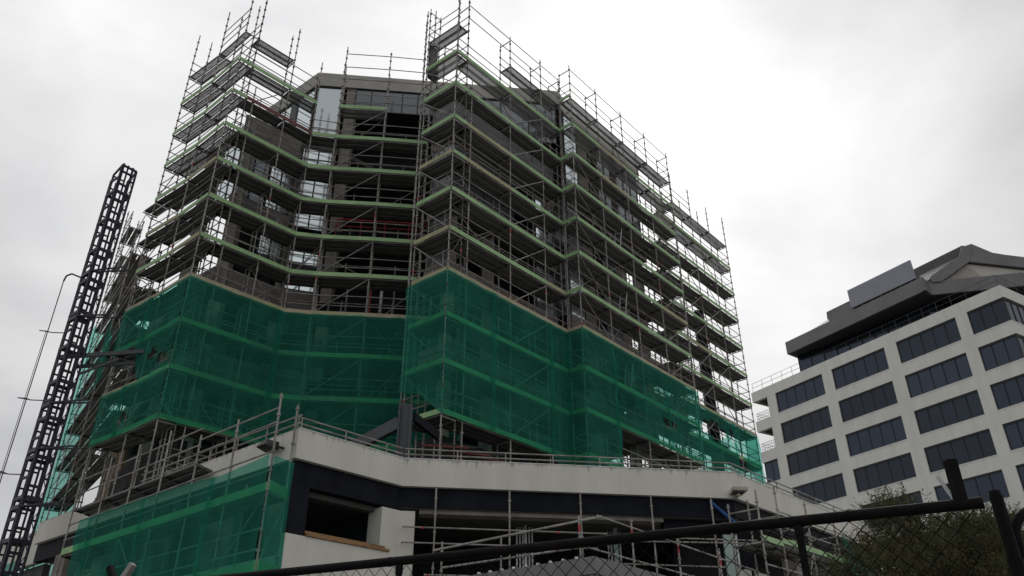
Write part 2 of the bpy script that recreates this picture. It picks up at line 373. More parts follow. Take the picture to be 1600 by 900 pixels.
# left wing, face turned to the left
scaffold('scaffold with grey decks on the left wing, its long face turned to the black mast',
    [L0, M0, P1], [uR*W]*3, [(-1, 9), (-1, 9)], [33.4, 33.4, 35.6], [33.4, 33.6, 35.2], 6.5,
    braces=[(0, 3, 1, 0), (0, 5, 1, 0), (0, 6, -1, 0), (0, 4, -1, 0), (1, 8, 1, 0), (0, 9, -1, 0), (0, 7, -1, 0), (1, 9, -1, 1)],
    perf=2, endboards=[(0, -1, 9, False), (2, 0, 9, True)], half=[(1, -1)], plain=[(0, -1), (1, -1)], norail=[(0, -1)], rails_top=[(1, (31.9,))])
# loading ledges sticking out to the left
for o_ in [c for c in C.objects if c.name == 'scaffold']:
    for k, ext in ((3, 1.15), (4, 0.9), (6, 0.6)):
        q = L0 + uL*ext
        deck(L0, q, uR*W, uR*W, lv(k), o_)
        MB().tube(p3(L0, lv(k)-1.0), p3(q, lv(k)-0.1), R_RA).tube(p3(q, lv(k)-0.11), p3(q+uR*W, lv(k)-0.11), 0.033).build('brace', 'galvanised_tube', o_)
# left wing, face turned to the middle bay
Ra = P1+uR*W; Rb = P1+uR*2.75; bis1 = (nR + V((-0.2, 0.98))).normalized()*0.75; bis2 = V((-0.16, 0.987))*W
scaffold('scaffold on the left wing beside the middle bay, stepping back to the right',
    [Ra, Rb, R1, R2], [nR*W, nR*W, bis1, bis2], [(-1, 10), (0, 10), (1, 10)],
    [33.6, 32.6, 31.3, 31.6], [33.2, 32.6, 31.0, 31.9], 6.5,
    braces=[(1, 4, -1, 1), (1, 6, 1, 1), (0, 3, 1, 1), (2, 5, 1, 1)], plain=[(0, -1)], norail=[(0, -1)], rails_top=[(1, (30.0,)), (0, (29.4, 30.0))], red=[(0, 1), (1, 1)])
# middle bay
scaffold('scaffold with long green toe boards across the middle bay',
    [R2+V((0.02, 0)), Cm, Ce, Cz], [V((-0.13, 0.99))*W]*4, [(0, 10), (1, 10), (2, 10)], [32.7, 32.5, 32.3, 30.5], [31.4, 31.4, 31.2, 30], 6.5,
    braces=[(0, k, 1, 0) for k in range(1, 10)] + [(1, 3, 1, 1)], rails_top=[(0, (32.2, 31.25, 30.4)), (1, (32.2, 31.25, 30.4, 29.4, 28.9))], tags=8)
# prow, left face
scaffold('narrow scaffold on the left face of the prow',
    [P2a, P2], [uP*W]*2, [(-1, 9)], [32.75, 34.4], [32.7, 34.4], 6.5,
    braces=[(0, k, -1, 0) for k in range(0, 10)], endboards=[(0, -1, 9, False), (1, 0, 9, True)], plain=[(0, -1)], norail=[], rails_top=[], tags=5)
for o_ in [c for c in C.objects if c.get('label') == 'narrow scaffold on the left face of the prow']:
    for q, top, bot in ((P2a+uPL*0.2, 32.7, 6.5), (P2a+uP*0.35, 32.9, 6.5), (P2a+uP*1.1, 31.0, 6.5), (P2a+uP*0.1+uPL*0.35, 32.2, 16.6)):
        mb = MB(); standard(mb, q, bot, top); mb.build('standard', 'galvanised_tube', o_)
    MB().tube(p3(P2a, 32.5), p3(P2a+uP*W, 32.5), R_RA).build('top_bar', 'galvanised_tube', o_)
    gA, gB = P2a+uP*0.1, P2a+uP*0.62
    MB().wall(gA, gB, 28.1, 30.3, 0.03, uPL).build('gate_panel', 'wall_sheet', o_)
    mb = MB()
    for z in (28.1, 29.4, 30.3): mb.beam(p3(gA+uPL*0.02, z), p3(gB+uPL*0.02, z), 0.05, 0.07)
    for t_ in (0, 0.5, 1): q = lerp(gA, gB, t_)+uPL*0.02; mb.beam(p3(q, 28.1), p3(q, 30.3), 0.05, 0.06)
    mb.build('gate_frame', 'dark_steel', o_)
# prow, right face
Pb = P2+uP*W; Pc = P2+uP*3.75; Pd = P2+uP*6.2; Pe = P2+uP*7.75
scaffold('scaffold along the right face of the prow',
    [Pb, Pc, Pd, Pe], [nP*W]*4, [(0, 9), (-1, 9), (-1, 9)], [34.4, 32.4, 32.6, 32.3], [33.2, 32.3, 32.5, 32.2], 6.5, topbar=32.1, loose=22,
    braces=[(1, k, 1, 0) for k in (1, 2, 3, 4, 5, 6, 7, 8, 9)] + [(0, 5, -1, 1), (0, 2, -1, 1)], plain=[(1, -1), (2, -1)], norail=[(0, -1)],
    rails_top=[(0, (32.2, 31.3)), (1, (32.2,)), (2, (32.2,))], tags=8)
# right wing
Q = [P3+uQ*s for s in (0, 2.45, 5.0, 7.55, 10.13)]
scaffold('long scaffold on the right wing with ladders inside',
    Q, [nQ*W]*5, [(-1, 9)]*4, [32.7]*5, [32.45]*5, 6.5, topbar=32.35, loose=34,
    braces=[(0, k, -1, 0) for k in range(1, 10)] + [(3, k, 1, 0) for k in range(2, 8)] + [(1, 4, 1, 1), (2, 6, 1, 1)],
    endboards=[(0, -1, 9, True), (4, -1, 9, False)], plain=[(i, -1) for i in range(4)], rails_top=[(i, (32.4, )) for i in range(4)], tags=10)
# tower beyond the building's right end
GG = [G0, G1, G1+uG*2.3, G1+uG*4.75, G4]
scaffold('open scaffold tower beyond the right end of the building, sky showing through it',
    GG, [nG*W]*5, [(0, 9), (-1, 9), (-1, 9), (-1, 9)], [30.6, 32.7, 32.6, 32.4, 32.8], [30, 31.5, 32, 32.4, 31.4], 3.0,
    braces=[(1, k, 1, 0) for k in range(2, 10)] + [(3, k, -1, 1) for k in range(1, 10)] + [(2, k, 1, 0) for k in (3, 5, 7)] + [(2, k, -1, 1) for k in range(1, 10)],
    endboards=[(4, 0, 9, False)], plain=[(i, -1) for i in range(4)], norail=[(2, -1), (3, -1)], tags=4)
# inner row behind the tower
H0 = G1+nG*3.2-uG*1.5
HH = [H0+uG*s for s in (0, 2.4, 4.8, 7.2)]
scaffold('inner scaffold row behind the open tower at the right end',
    HH, [nG*W]*4, [(2, 9)]*3, [28.2]*4, [28]*4, 3.0,
    braces=[(0, k, 1, 0) for k in range(3, 10, 2)] + [(2, k, -1, 0) for k in range(3, 10)] + [(1, k, -1, 1) for k in range(3, 10, 2)], tags=2)
RT = [G4+nG*W+nG*0.1-uG*1.3, G4+nG*3.4-uG*1.3]
# left flank running away behind the mast
F0 = V((-17.35, 32.1)); F1 = V((-23.7, 40.8)); uF = (F1-F0).normalized(); nF = V((uF.y, -uF.x))
FF = [F0+uF*((F1-F0).length*s/5) for s in range(6)]
FG = [FF[0], FF[2], FF[4], FF[5]]
scaffold('scaffold on the left flank, seen edge on behind the black mast',
    FG, [nF*W]*4, [(5, 9), (3, 9), (1, 9)], [20.5, 23.5, 27.4, 28.6], [20.5, 23.2, 27.0, 28.2], 3.0,
    plain=[(i, k) for i in range(3) for k in range(0, 10)], loose=4, inner=False, braces=[(2, k, 1, 0) for k in range(2, 10, 2)] + [(1, k, -1, 0) for k in range(4, 10, 3)],
    endboards=[(3, 1, 9, False)], tags=4)

# ------------------------------------------------------------------ nets
zk6, zk8, zk9 = lv(6)-0.02, lv(8), lv(9)-0.05
tb_ = L0*0.02
net('green net with small tears on the left wing, upper sheet facing the mast', [P1-uL*0.1, M0, lerp(M0, L0, 0.35), L0], [zk6, zk6, zk6, zk6], [lv(8)+0.1, lv(8)+0.1, lv(7)-0.1, lv(7)-0.25],
    holes=[(0.35, 1.0, 12.75, 13.15), (1.3, 1.9, 13.25, 13.6)], seed=1.0)
net('green net low on the left wing, sheet ending in a slanted edge by the mast', [P1-uL*0.1, M0, L0], [zk8+0.05]*3, [zk9, zk9, zk9-0.1], holes=[(2.7, 2.95, 11.1, 11.35), (2.95, 3.15, 10.75, 10.95), (2.55, 2.75, 10.85, 11.0)], seed=2.0)
net('green net on the left wing facing the middle bay, rope loop behind it', [P1-uR*0.1, Ra, Rb, R1, R2], [zk6]*5, [zk9, zk9, zk9+0.05, zk9-0.3, lv(10)], seed=3.0)
net('dark green net hung across the middle bay', [R2, Cm, Ce, Cz], [zk6]*4, [lv(10)-0.3]*4, seed=4.0, amp=0.04)
net('green net on the left face of the prow, its lower edge pulled up', [P2a-uP*0.05+uPL*0.1, lerp(P2a, P2, 0.5), P2-uPL*0.1], [zk6-0.1, zk6, zk6], [lv(9)+1.3, lv(9)+0.9, zk9], seed=5.0, amp=0.12)
net('green net on the right face of the prow', [P2-uP*0.1, Pb, Pc, Pd, Pe], [zk6]*5, [zk9, zk9, zk9, lv(9)-0.15, lv(9)-1.2], seed=6.0)
net('green net on the right wing with a tear and an open gap below', [P3+nQ*1.0, P3, Q[1]], [zk6]*3, [lv(9)-1.0]*3, seed=7.0)
net('green net along the far part of the right wing', [Q[1], Q[2], Q[3], Q[4]], [zk6]*4, [lv(8)-0.05]*4, holes=[(6.46-2.45-0.1, 7.4-2.45, 13.45, 13.95)], seed=8.0)
net('green net with big torn holes on the tower at the right end', [G1-uG*0.6, G1, GG[2], GG[3], G4], [zk6]*5, [lv(9)-1.2]*5,
    holes=[(0.65, 3.2, 14.75, 15.75), (3.95, 4.6, 15.2, 15.85), (4.55, 5.5, 13.6, 14.5), (6.0, 6.5, 13.0, 13.7)], seed=9.0)
net('light green net closing the right end of the tower', [G4-nG*0.1, G4+nG*W], [zk6]*2, [lv(9)-1.2]*2, seed=10.0)
net('pale green net on the left flank with sky behind it', [FF[4]+uF*0.9, FF[5]], [lv(4), lv(4)], [3.0, 3.0], seed=11.0)
net('pale green net round the far corner of the left flank', [FF[5]+uF*0.02, FF[5]+nF*1.35], [lv(4), lv(4)], [3.0, 3.0], seed=12.0)
net('shaded green net inside the left flank beside the plywood hoarding', [FF[1], FF[2]], [lv(6), lv(5)], [lv(7), lv(7)+0.3], seed=13.0)

# ------------------------------------------------------------------ the unfinished building
BL = thing('unfinished_building', (-4, 38, GROUND), 'unfinished tower block behind the scaffolding, pale rendered podium and dark open floors', 'building')
P1f = V((-13.15, 30.45)); R1f = V((-10.9, 32.45)); R2f = V((-9.15, 33.05)); Cf = V((-3.4, 33.68)); Pw = V((-3.95, 30.95)); P2f = V((-2.8, 29.95))
If = V((2.3, 35.68)); P3f = V((2.95, 35.15)); E3f = V((8.1, 41.1)); L0f = V((-15.9, 32.6)); L1f = V((-22.0, 41.6)); L0h = V((-13.95, 33.0)); L1h = V((-16.6, 42.0))
Bk1 = V((1.3, 47.0)); Bk2 = V((-15, 48))
FPh = [L1h, L0h, P1f, R1f, R2f, Cf, Pw, P2f, If, P3f, E3f, Bk1, Bk2]
FP = [L1f, L0f, P1f, R1f, R2f, Cf, Pw, P2f, If, P3f, E3f, Bk1, Bk2]
core = [V((-16.0, 41.5)), V((-13.6, 36.0)), V((-12.3, 35.2)), V((-10, 36.2)), V((-2.6, 37)), V((-1.6, 34.6)), V((1.0, 38.0)), V((3.4, 37.9)), V((6.5, 41.9)), V((1.6, 45.8)), V((-14.6, 47))]
floors = [10.4, 14.4, 18.4, 22.4, 26.4]
for ft in floors:
    fpl = [(lerp(P3f, E3f, 0.86) if (p-E3f).length < 0.01 else Bk1+V((-1.0, 0)) if (p-Bk1).length < 0.01 else p) for p in FP]
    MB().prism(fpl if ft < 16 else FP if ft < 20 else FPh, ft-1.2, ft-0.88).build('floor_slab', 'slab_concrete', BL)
Kc0 = V((-10.7, 32.88)); uLf = V((-0.778, 0.628)); Kl = Kc0+uLf*9.0; Kp = V((2.57, 34.38))
PH = [Kl, Kc0, Kp, P3f+V((0.1, 0.15)), E3f, Bk1, V((-12, 47))]
MB().prism(PH, 31.66, 31.95).build('roof_slab', 'slab_concrete', BL)
MB().prism([L1h, L0h, P1f, R1f, R2f, V((-6, 36)), V((-12, 42))], 26.9, 27.15).build('roof_slab', 'slab_concrete', BL)
MB().prism([V((-3.2, 33.6)), Pw, P2f, If, V((1.5, 36.5))], 28.2, 28.45).build('roof_slab', 'slab_concrete', BL)
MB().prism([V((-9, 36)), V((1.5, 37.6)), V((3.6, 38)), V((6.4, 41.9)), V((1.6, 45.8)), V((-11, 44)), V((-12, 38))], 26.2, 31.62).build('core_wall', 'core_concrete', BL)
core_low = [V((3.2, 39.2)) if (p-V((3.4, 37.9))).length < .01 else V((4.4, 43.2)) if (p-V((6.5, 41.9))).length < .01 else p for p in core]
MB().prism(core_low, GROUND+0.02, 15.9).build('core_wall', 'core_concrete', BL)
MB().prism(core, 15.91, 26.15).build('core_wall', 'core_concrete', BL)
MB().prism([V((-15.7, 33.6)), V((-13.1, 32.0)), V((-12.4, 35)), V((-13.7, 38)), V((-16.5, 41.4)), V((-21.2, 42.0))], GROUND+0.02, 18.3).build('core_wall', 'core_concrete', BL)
faces = {'left': (L0f, P1f), 'wing': (P1f, R1f), 'step': (R1f, R2f), 'mid': (R2f, Cf), 'prow_l': (Pw, P2f), 'prow_r': (P2f, If), 'ret': (If, P3f), 'right': (P3f, E3f), 'flank': (L1f, L0f), 'left_h': (L0h, P1f), 'flank_h': (L1h, L0h), 'end': (E3f, Bk1)}
def inward(a, b):
    d = (b-a).normalized(); n = V((-d.y, d.x)); return n if n.dot(V((-6, 41))-a) > 0 else -n
for fn, (a, b) in faces.items():
    n = inward(a, b); d = (b-a).normalized()
    e = d*0.004
    for ft in floors:
        if fn == 'step' and ft > 19: continue
        if fn == 'ret' or (fn in ('left', 'flank') and ft > 20) or (fn in ('left_h', 'flank_h') and ft < 20): continue
        if fn == 'end' and ft < 16: continue
        if fn == 'right' and ft < 16: b_end = lerp(a, b, 0.86)
        else: b_end = b
        m = 'dark_steel' if fn == 'mid' else 'rubble_dark' if ft < 11 else 'spandrel_concrete'
        MB().wall(a+e-n*0.02, b_end-e-n*0.02, ft-(1.35 if fn != 'mid' else 1.1), ft-(0.0 if fn != 'mid' else 0.45), 0.18, n).build('spandrel', m, BL)
    if fn in ('left_h', 'wing'): MB().wall(a+e-n*0.03, b-e-n*0.03, 26.42, 27.2, 0.16, n).build('upstand', 'spandrel_concrete', BL)
    if fn in ('prow_l', 'prow_r'): MB().wall(a+e-n*0.03, b-e-n*0.03, 26.42, 28.5, 0.1, n).build('upstand', 'wall_sheet', BL)
for a, b in ((Kl, Kc0), (Kc0, Kp), (Kp, PH[3]), (PH[3], E3f), (E3f, Bk1)):
    n = inward(a, b); d = (b-a).normalized()*0.004
    MB().wall(a+d-n*0.05, b-d-n*0.05, 31.45, 32.38 if b is not E3f else 32.2, 0.22, n).build('roof_fascia', 'roof_fascia', BL)
# columns on the facade line
def col(p, w, z0, z1, m='column_concrete'):
    p = v2(p); MB().prism([p+V((-w/2, -w/2)), p+V((w/2, -w/2)), p+V((w/2, w/2)), p+V((-w/2, w/2))], z0, z1).build('column', m, BL)
for p in (lerp(R2f, Cf, 0.06)+V((0, 0.35)), P1f+V((0.2, 0.5)), R1f+V((0.05, 0.45)), lerp(P1f, L0f, 0.9)+V((0.2, 0.5)), lerp(P2f, If, 0.4)+nP*0.5, lerp(P3f, E3f, 0.3)+nQ*0.5, lerp(P3f, E3f, 0.72)+nQ*0.5, E3f+nQ*0.5-uQ*0.4, P2f+V((0, 0.7))):
    zs = [6.4] + floors + [31.66]
    if (p-P1f).length < 4 or p.y < 33.2 and p.x > -9: zs = zs[:-1]+[28.1]
    for z0, z1 in zip(zs, zs[1:]):
        col(p, 0.55, (z0-0.88 if z0 > 7 else 6.4), z1-1.2 if z1 < 30 else 31.66)
# glazing
def pane(a, b, s0, s1, z0, z1, m, n, rec=0.06, mull=0):
    L = (b-a).length; d = (b-a).normalized(); A = a+d*s0+n*rec; B = a+d*s1+n*rec
    w = MB().wall(A, B, z0, z1, 0.03, n).build('window', m, BL)
    fr = MB(); k = max(1, mull)
    for i in range(k+1):
        q = lerp(A, B, i/k); fr.beam(p3(q-n*0.01, z0), p3(q-n*0.01, z1), 0.06, 0.07)
    fr.beam(p3(A-n*0.01, z0), p3(B-n*0.01, z0), 0.07, 0.06); fr.beam(p3(A-n*0.01, z1), p3(B-n*0.01, z1), 0.07, 0.06)
    fr.build('window_frame', 'dark_frame', w)
def face(fn): a, b = faces[fn]; return a, b, inward(a, b), (b-a).length
a, b, n, L = face('step')
for z0, z1 in ((18.45, 20.6), (21.9, 24.9), (25.3, 26.85)): pane(a, b, 0.15, L-0.1, z0, z1, 'mirror_glazing', n, mull=2)
a, b, n, L = face('wing')
for z0, z1, s0, s1, m in ((22.45, 25.15, 0.1, 1.6, 'grey_glazing'), (22.45, 25.15, 1.7, L-0.1, 'mirror_glazing'), (19.0, 21.0, 1.75, L-0.1, 'mirror_glazing')): pane(a, b, s0, s1, z0, z1, m, n, mull=2)
a, b, n, L = face('left_h')
for z0, z1 in ((22.45, 25.15),): pane(a, b, 0.1, L-0.1, z0, z1, 'grey_glazing', n, mull=1)
a, b = Kl, Kc0; n = inward(a, b); L = (b-a).length
pane(a, b, 0.1, L-2.2, 27.2, 31.4, 'mirror_glazing', n, mull=5); pane(a, b, L-1.6, L-0.1, 27.2, 31.4, 'mirror_glazing', n, mull=1)
MB().wall(lerp(a, b, 0.76), lerp(a, b, 0.82), 27.2, 31.4, 0.3, n).build('column', 'grey_steel', BL)
a, b = Kc0, R2f; n = inward(a, b); L = (b-a).length; pane(a, b, 0.1, L-0.1, 27.2, 31.4, 'mirror_glazing', n, mull=1)
a, b = V((-2.2, 33.82)), Kp; n = inward(a, b); L = (b-a).length; pane(a, b, 0.1, L-0.1, 28.6, 31.4, 'grey_glazing', n, mull=3)
a, b, n, L = face('mid')
pane(a, b, 0.6, L-0.1, 29.9, 31.45, 'grey_glazing', n, mull=6)
a, b, n, L = face('prow_r')
for z0, z1 in ((22.45, 25.15), (26.45, 31.5)):
    if z1 > 30: continue
    pane(a, b, 0.1, 4.4, z0, z1, 'grey_glazing', n, mull=4); pane(a, b, 6.1, L-0.1, z0, z1, 'mirror_glazing', n, mull=2)
pane(a, b, 6.1, L-0.1, 18.45, 20.9, 'mirror_glazing', n, mull=2)
a, b, n, L = face('prow_l')
for z0, z1 in ((18.45, 21.1), (22.45, 25.15)): pane(a, b, 0.1, L-0.1, z0, z1, 'grey_glazing', n, mull=1)
a, b, n, L = face('ret')
for z0, z1 in ((14.5, 17.0), (18.45, 21.1), (22.45, 25.15)): pane(a, b, 0.03, L-0.02, z0, z1, 'grey_glazing', n, mull=1)
a, b, n, L = face('right')
for z0, z1 in ((18.45, 21.1), (22.45, 25.15), (26.45, 31.5)):
    pane(a, b, 0.05, 1.25, z0, z1, 'mirror_glazing', n, mull=1)
    pane(a, b, 3.2, 4.6, z0, z1, 'grey_glazing', n, mull=2)
pane(a, b, 5.2, L-0.3, 26.45, 31.5, 'grey_glazing', n, mull=3)
# podium ------------------------------------------------------------
A0 = V((-5.83, 20.98)); B0 = V((-3.28, 23.73)); C0 = V((7.08, 25.26)); D0 = V((14.6, 33.1)); K0 = V((-18.48, 31.75))
K1 = V((-15.9, 36.0))
nAL = V((0.66, 0.75)).normalized(); nAB = V((-0.733, 0.68)).normalized(); nBC = V((-0.146, 0.989)); nCD = V((-0.72, 0.694))
def off(pts, dists_normals):
    return None
pod = [K1, K0, A0, B0, C0, D0, V((9.0, 38))]
def miter(p, n1, n2, t):
    k = 1 + n1.dot(n2); return p + (n1+n2)*(t/k)
inn = 0.22
Ai = miter(A0, nAL, nAB, inn); Bi = miter(B0, nAB, nBC, inn); Ci = miter(C0, nBC, nCD, inn); Di = D0+nCD*inn; Ki = K0+nAL*inn
def parapet(a, b, ai, bi, z0=6.66, z1=7.5):
    o = MB().hexa([p3(a, z0), p3(b, z0), p3(bi, z0), p3(ai, z0)], [p3(a, z1), p3(b, z1), p3(bi, z1), p3(ai, z1)]).build('parapet', 'parapet_render', BL)
    return o
def parapet_highlight(a, b, ai, bi):  # thin added strip whose lighter colour paints the bright top edge
    n = inward(a, b)*0.012; MB().hexa([p3(a-n, 7.501), p3(b-n, 7.501), p3(bi, 7.501), p3(ai, 7.501)], [p3(a-n, 7.518), p3(b-n, 7.518), p3(bi, 7.518), p3(ai, 7.518)]).build('parapet_highlight', 'parapet_highlight', BL)
for q in ((A0, B0, Ai, Bi), (B0, C0, Bi, Ci), (C0, D0, Ci, Di)): parapet_highlight(*q)
parapet(K0, A0, Ki, Ai); parapet(A0, B0, Ai, Bi); parapet(B0, C0, Bi, Ci); parapet(C0, D0, Ci, Di)
# far left return of the podium
K2 = K0 + V((-0.6, 1.6)); K3 = K2 + V((-6.5, 6.0))
MB().wall(K2, K3, 6.3, 7.7, 0.25, nAL).build('parapet', 'parapet_render', BL)
MB().wall(K0+V((0.05, 0.25)), K2, 6.3, 7.45, 0.2, V((1, 0.4))).build('parapet', 'parapet_render', BL)
MB().wall(K2+nAL*0.3, K3+nAL*0.3, GROUND+0.02, 6.28, 0.25, nAL).build('podium_wall', 'slab_concrete', BL)
podi = [K1+V((1, 0)), Ki+nAL*0.02, Ai, Bi, Ci, Di, V((9, 37.6))]
MB().prism(podi, 6.05, 6.40).build('podium_roof', 'slab_concrete', BL)
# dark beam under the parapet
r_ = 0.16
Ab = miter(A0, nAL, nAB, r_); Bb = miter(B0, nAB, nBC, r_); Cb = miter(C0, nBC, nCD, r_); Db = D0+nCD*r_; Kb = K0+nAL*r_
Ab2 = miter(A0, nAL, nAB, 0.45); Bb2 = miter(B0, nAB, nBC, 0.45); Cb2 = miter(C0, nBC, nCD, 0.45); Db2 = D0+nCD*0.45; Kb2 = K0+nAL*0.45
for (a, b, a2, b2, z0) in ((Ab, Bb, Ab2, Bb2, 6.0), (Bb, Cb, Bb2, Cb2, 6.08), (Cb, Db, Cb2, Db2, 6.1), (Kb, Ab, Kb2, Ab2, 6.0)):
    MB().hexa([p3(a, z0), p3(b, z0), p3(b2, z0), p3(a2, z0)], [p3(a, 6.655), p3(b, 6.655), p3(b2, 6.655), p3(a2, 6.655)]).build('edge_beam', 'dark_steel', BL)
# window bay in the left podium face
dAB = (B0-A0).normalized()
def ab(s, r=0.0): return A0+dAB*s+nAB*r
MB().wall(ab(0.02, 0.05), ab(0.60, 0.05), 4.70, 5.995, 0.15, nAB).build('wall_panel', 'dark_steel', BL)
MB().wall(ab(0.02, 0.02), ab(3.66, 0.02), GROUND+0.01, 4.69, 0.25, nAB).build('podium_wall', 'parapet_render', BL)
sl = MB(); 
for i, (r, z) in enumerate(((-0.03, 4.70), (0.06, 4.775))): sl.wall(ab(0.62, r), ab(3.42-0.12*i, r), z, z+0.07, 0.14, nAB)
sl.build('sill_timber', 'timber', BL)
MB().wall(ab(0.64, 0.45), ab(3.3, 0.45), 5.85, 5.995, 0.3, nAB).build('soffit_edge', 'slab_concrete', BL)
# corner column
dBC = (C0-B0).normalized()
Bc = B0+nBC*0.1
MB().prism([ab(3.12, 0.08), B0+nBC*0.09+dBC*0.0, B0+dBC*0.42+nBC*0.09, B0+dBC*0.45+nBC*0.7, ab(3.12, 0.7)], GROUND+0.01, 5.94).build('column', 'parapet_render', BL, 'pale corner column')
# slab edge and back wall behind the open front
def bc(s, r=0.0): return B0+dBC*s+nBC*r
MB().wall(bc(0.55, 0.3), bc(8.1, 0.3), 5.93, 6.075, 0.5, nBC).build('slab_edge', 'column_concrete', BL)
MB().wall(bc(8.15, 0.46), bc(10.2, 0.46), 5.7, 6.09, 0.3, nBC).build('soffit_edge', 'dark_steel', BL)
MB().wall(bc(-1.5, 5.5), bc(12, 5.5), GROUND+0.02, 6.04, 0.2, nBC).build('core_wall', 'core_concrete', BL)
MB().wall(A0+nAL*4+V((-.5, 0)), A0+nAL*4+V((-8, 7)), GROUND+0.02, 6.04, 0.2, nAL).build('core_wall', 'core_concrete', BL)
MB().prism([bc(-1.2, 0.6), bc(12, 0.6), bc(12, 5.4), bc(-1.2, 5.4)], 2.2, 2.4).build('floor_slab', 'slab_concrete', BL)
# right corner: column, pale green wall board, blue pipe
MB().prism([bc(10.35, 0.35), bc(10.85, 0.35), bc(10.85, 0.9), bc(10.35, 0.9)], GROUND+0.01, 6.05).build('column', 'dark_steel', BL)
MB().wall(bc(9.98, 0.3), bc(10.33, 0.3), GROUND+0.01, 5.6, 0.08, nBC).build('wall_board', 'wall_panel_green', BL)
MB().wall(bc(10.36, 0.28), bc(10.42, 0.28), GROUND+0.01, 5.62, 0.06, nBC).build('stud', 'white_metal', BL)
dCD = V((0.694, 0.72))
for s0, s1 in ((0.1, 7.0),):
    MB().wall(C0+dCD*s0+nCD*0.1, C0+dCD*s1+nCD*0.1, GROUND+0.01, 4.55, 0.25, nCD).build('podium_wall', 'parapet_render', BL)
MB().wall(C0+dCD*0.3+nCD*2.5, C0+dCD*8+nCD*2.5, GROUND+0.01, 6.04, 0.25, nCD).build('core_wall', 'core_concrete', BL)
for s in (0.4, 3.9, 7.4): 
    q = C0+dCD*s+nCD*0.25
    MB().prism([q, q+dCD*0.45, q+dCD*0.45+nCD*0.5, q+nCD*0.5], 4.56, 6.09).build('column', 'column_concrete', BL)
# metal studs inside the open front
for s in list(0.10*i for i in range(6)) + [3.2+0.10*i for i in range(5)]:
    q = bc(3.75+s, 2.0+(0.0 if s < 2 else 0.3)) if s < 2 else bc(3.6+s, 2.2)
    MB().beam(p3(q, 2.42), p3(q, 6.02), 0.05, 0.06).build('stud', 'white_metal', BL)
for s, w in ((4.0, 0.07), (6.95, 0.13)):
    q = bc(s, 1.8); MB().beam(p3(q, 2.42), p3(q, 6.04), w, 0.06).build('stud', 'wall_panel_green' if w > .1 else 'white_metal', BL)
# left podium face behind the net: wall below, openings
dAL = (K0-A0).normalized()
MB().wall(A0+dAL*0.3+nAL*0.1, A0+dAL*15+nAL*0.1, GROUND+0.01, 4.2, 0.25, nAL).build('podium_wall', 'parapet_render', BL)
for s in (0.25, 3.6, 7.0, 10.4, 13.6):
    q = A0+dAL*s+nAL*0.12
    MB().prism([q, q+dAL*0.9, q+dAL*0.9+nAL*0.5, q+nAL*0.5], 4.21, 5.99).build('column', 'column_concrete', BL)
# handrail tubes on the podium
def hrail(a, b, n, s0=0.0, s1=None, hs=(0.16, 0.33)):
    L = (b-a).length; s1 = L if s1 is None else s1; d = (b-a).normalized(); mb = MB(); r = 0.1
    for h in hs: mb.tube(p3(a+d*s0+n*r, 7.5+h), p3(a+d*s1+n*r, 7.5+h), 0.024)
    s = s0+0.12
    while s < s1: mb.tube(p3(a+d*s+n*r, 7.5), p3(a+d*s+n*r, 7.5+hs[-1]), 0.019); s += 1.5
    mb.build('handrail', 'galvanised_tube', BL)
hrail(A0, B0, nAB); hrail(B0, C0, nBC); hrail(C0, D0, nCD); hrail(A0, K0, nAL, 0.1, 9.0, (0.2, 0.42))
# raking steel frame in front of the prow
fr = MB(); q = V((-3.55, 25.3))
fr.beam(p3(q+V((-0.19, 0)), 6.41), p3(q+V((-0.19, 0)), 9.85), 0.05, 0.34).beam(p3(q+V((0.19, 0)), 6.41), p3(q+V((0.19, 0)), 9.85), 0.05, 0.34).beam(p3(q, 6.41), p3(q, 9.85), 0.36, 0.05)
fr.build('column', 'grey_steel', BL, 'grey steel I column on the podium')
MB().beam((-3.75, 25.45, 9.25), (-6.4, 26.9, 8.4), 0.2, 0.42).build('raking_beam', 'grey_steel', BL)
MB().beam((-3.3, 25.55, 9.5), (-2.6, 26.9, 9.3), 0.14, 0.3).build('steel_beam', 'dark_steel', BL)
for i in range(7):
    a_ = V((-3.2+0.25*i, 27.6+0.2*i, 9.2+0.1*(i % 3))); MB().beam(a_, a_+V((1.6, 0.7+0.1*i, 0.12)), 0.06, 0.06).build('soffit_bearer', 'rusty_steel' if i % 3 == 0 else 'rubble_dark', BL)
# timber forms / dark clutter of the lower storey above the podium
MB().prism([P2f+V((-.3, .3)), If, If+V((-2, 2)), P2f+V((-1.6, 2))], 6.42, 9.1).build('infill_wall', 'rubble_dark', BL)
MB().wall(L0+uR*1.5, M0+uR*1.5, 6.42, 8.6, 0.1, nAL).build('plywood_hoarding', 'plywood', BL)
MB().wall(FF[1]+nF*1.6, FF[3]+nF*1.6, 6.42, 13.2, 0.1, nF).build('plywood_hoarding', 'plywood', BL)
# column and gussets standing behind the right tower
q = G1+uG*5.6+nG*2.0
MB().prism([q+V((-.28, -.28)), q+V((.28, -.28)), q+V((.28, .28)), q+V((-.28, .28))], GROUND+0.01, 25.2).build('column', 'dark_steel', BL)
for k in range(2, 10):
    mb = MB(); a_ = p3(q+uG*0.3, lv(k)-1.5); pts_ = []
    for i in range(7):
        t = i/6; pts_.append(p3(q+uG*(0.3+1.5*t), lv(k)-1.5+1.35*(t**2)))
    for i in range(6):
        z1 = lv(k)-0.12
        x, y = pts_[i], pts_[i+1]; dn = nG*0.5
        mb.hexa([x, y, y+V((dn.x, dn.y, 0)), x+V((dn.x, dn.y, 0))], [V((x.x, x.y, z1)), V((y.x, y.y, z1)), V((y.x+dn.x, y.y+dn.y, z1)), V((x.x+dn.x, x.y+dn.y, z1))])
    mb.build('bracket', 'dark_steel', BL)

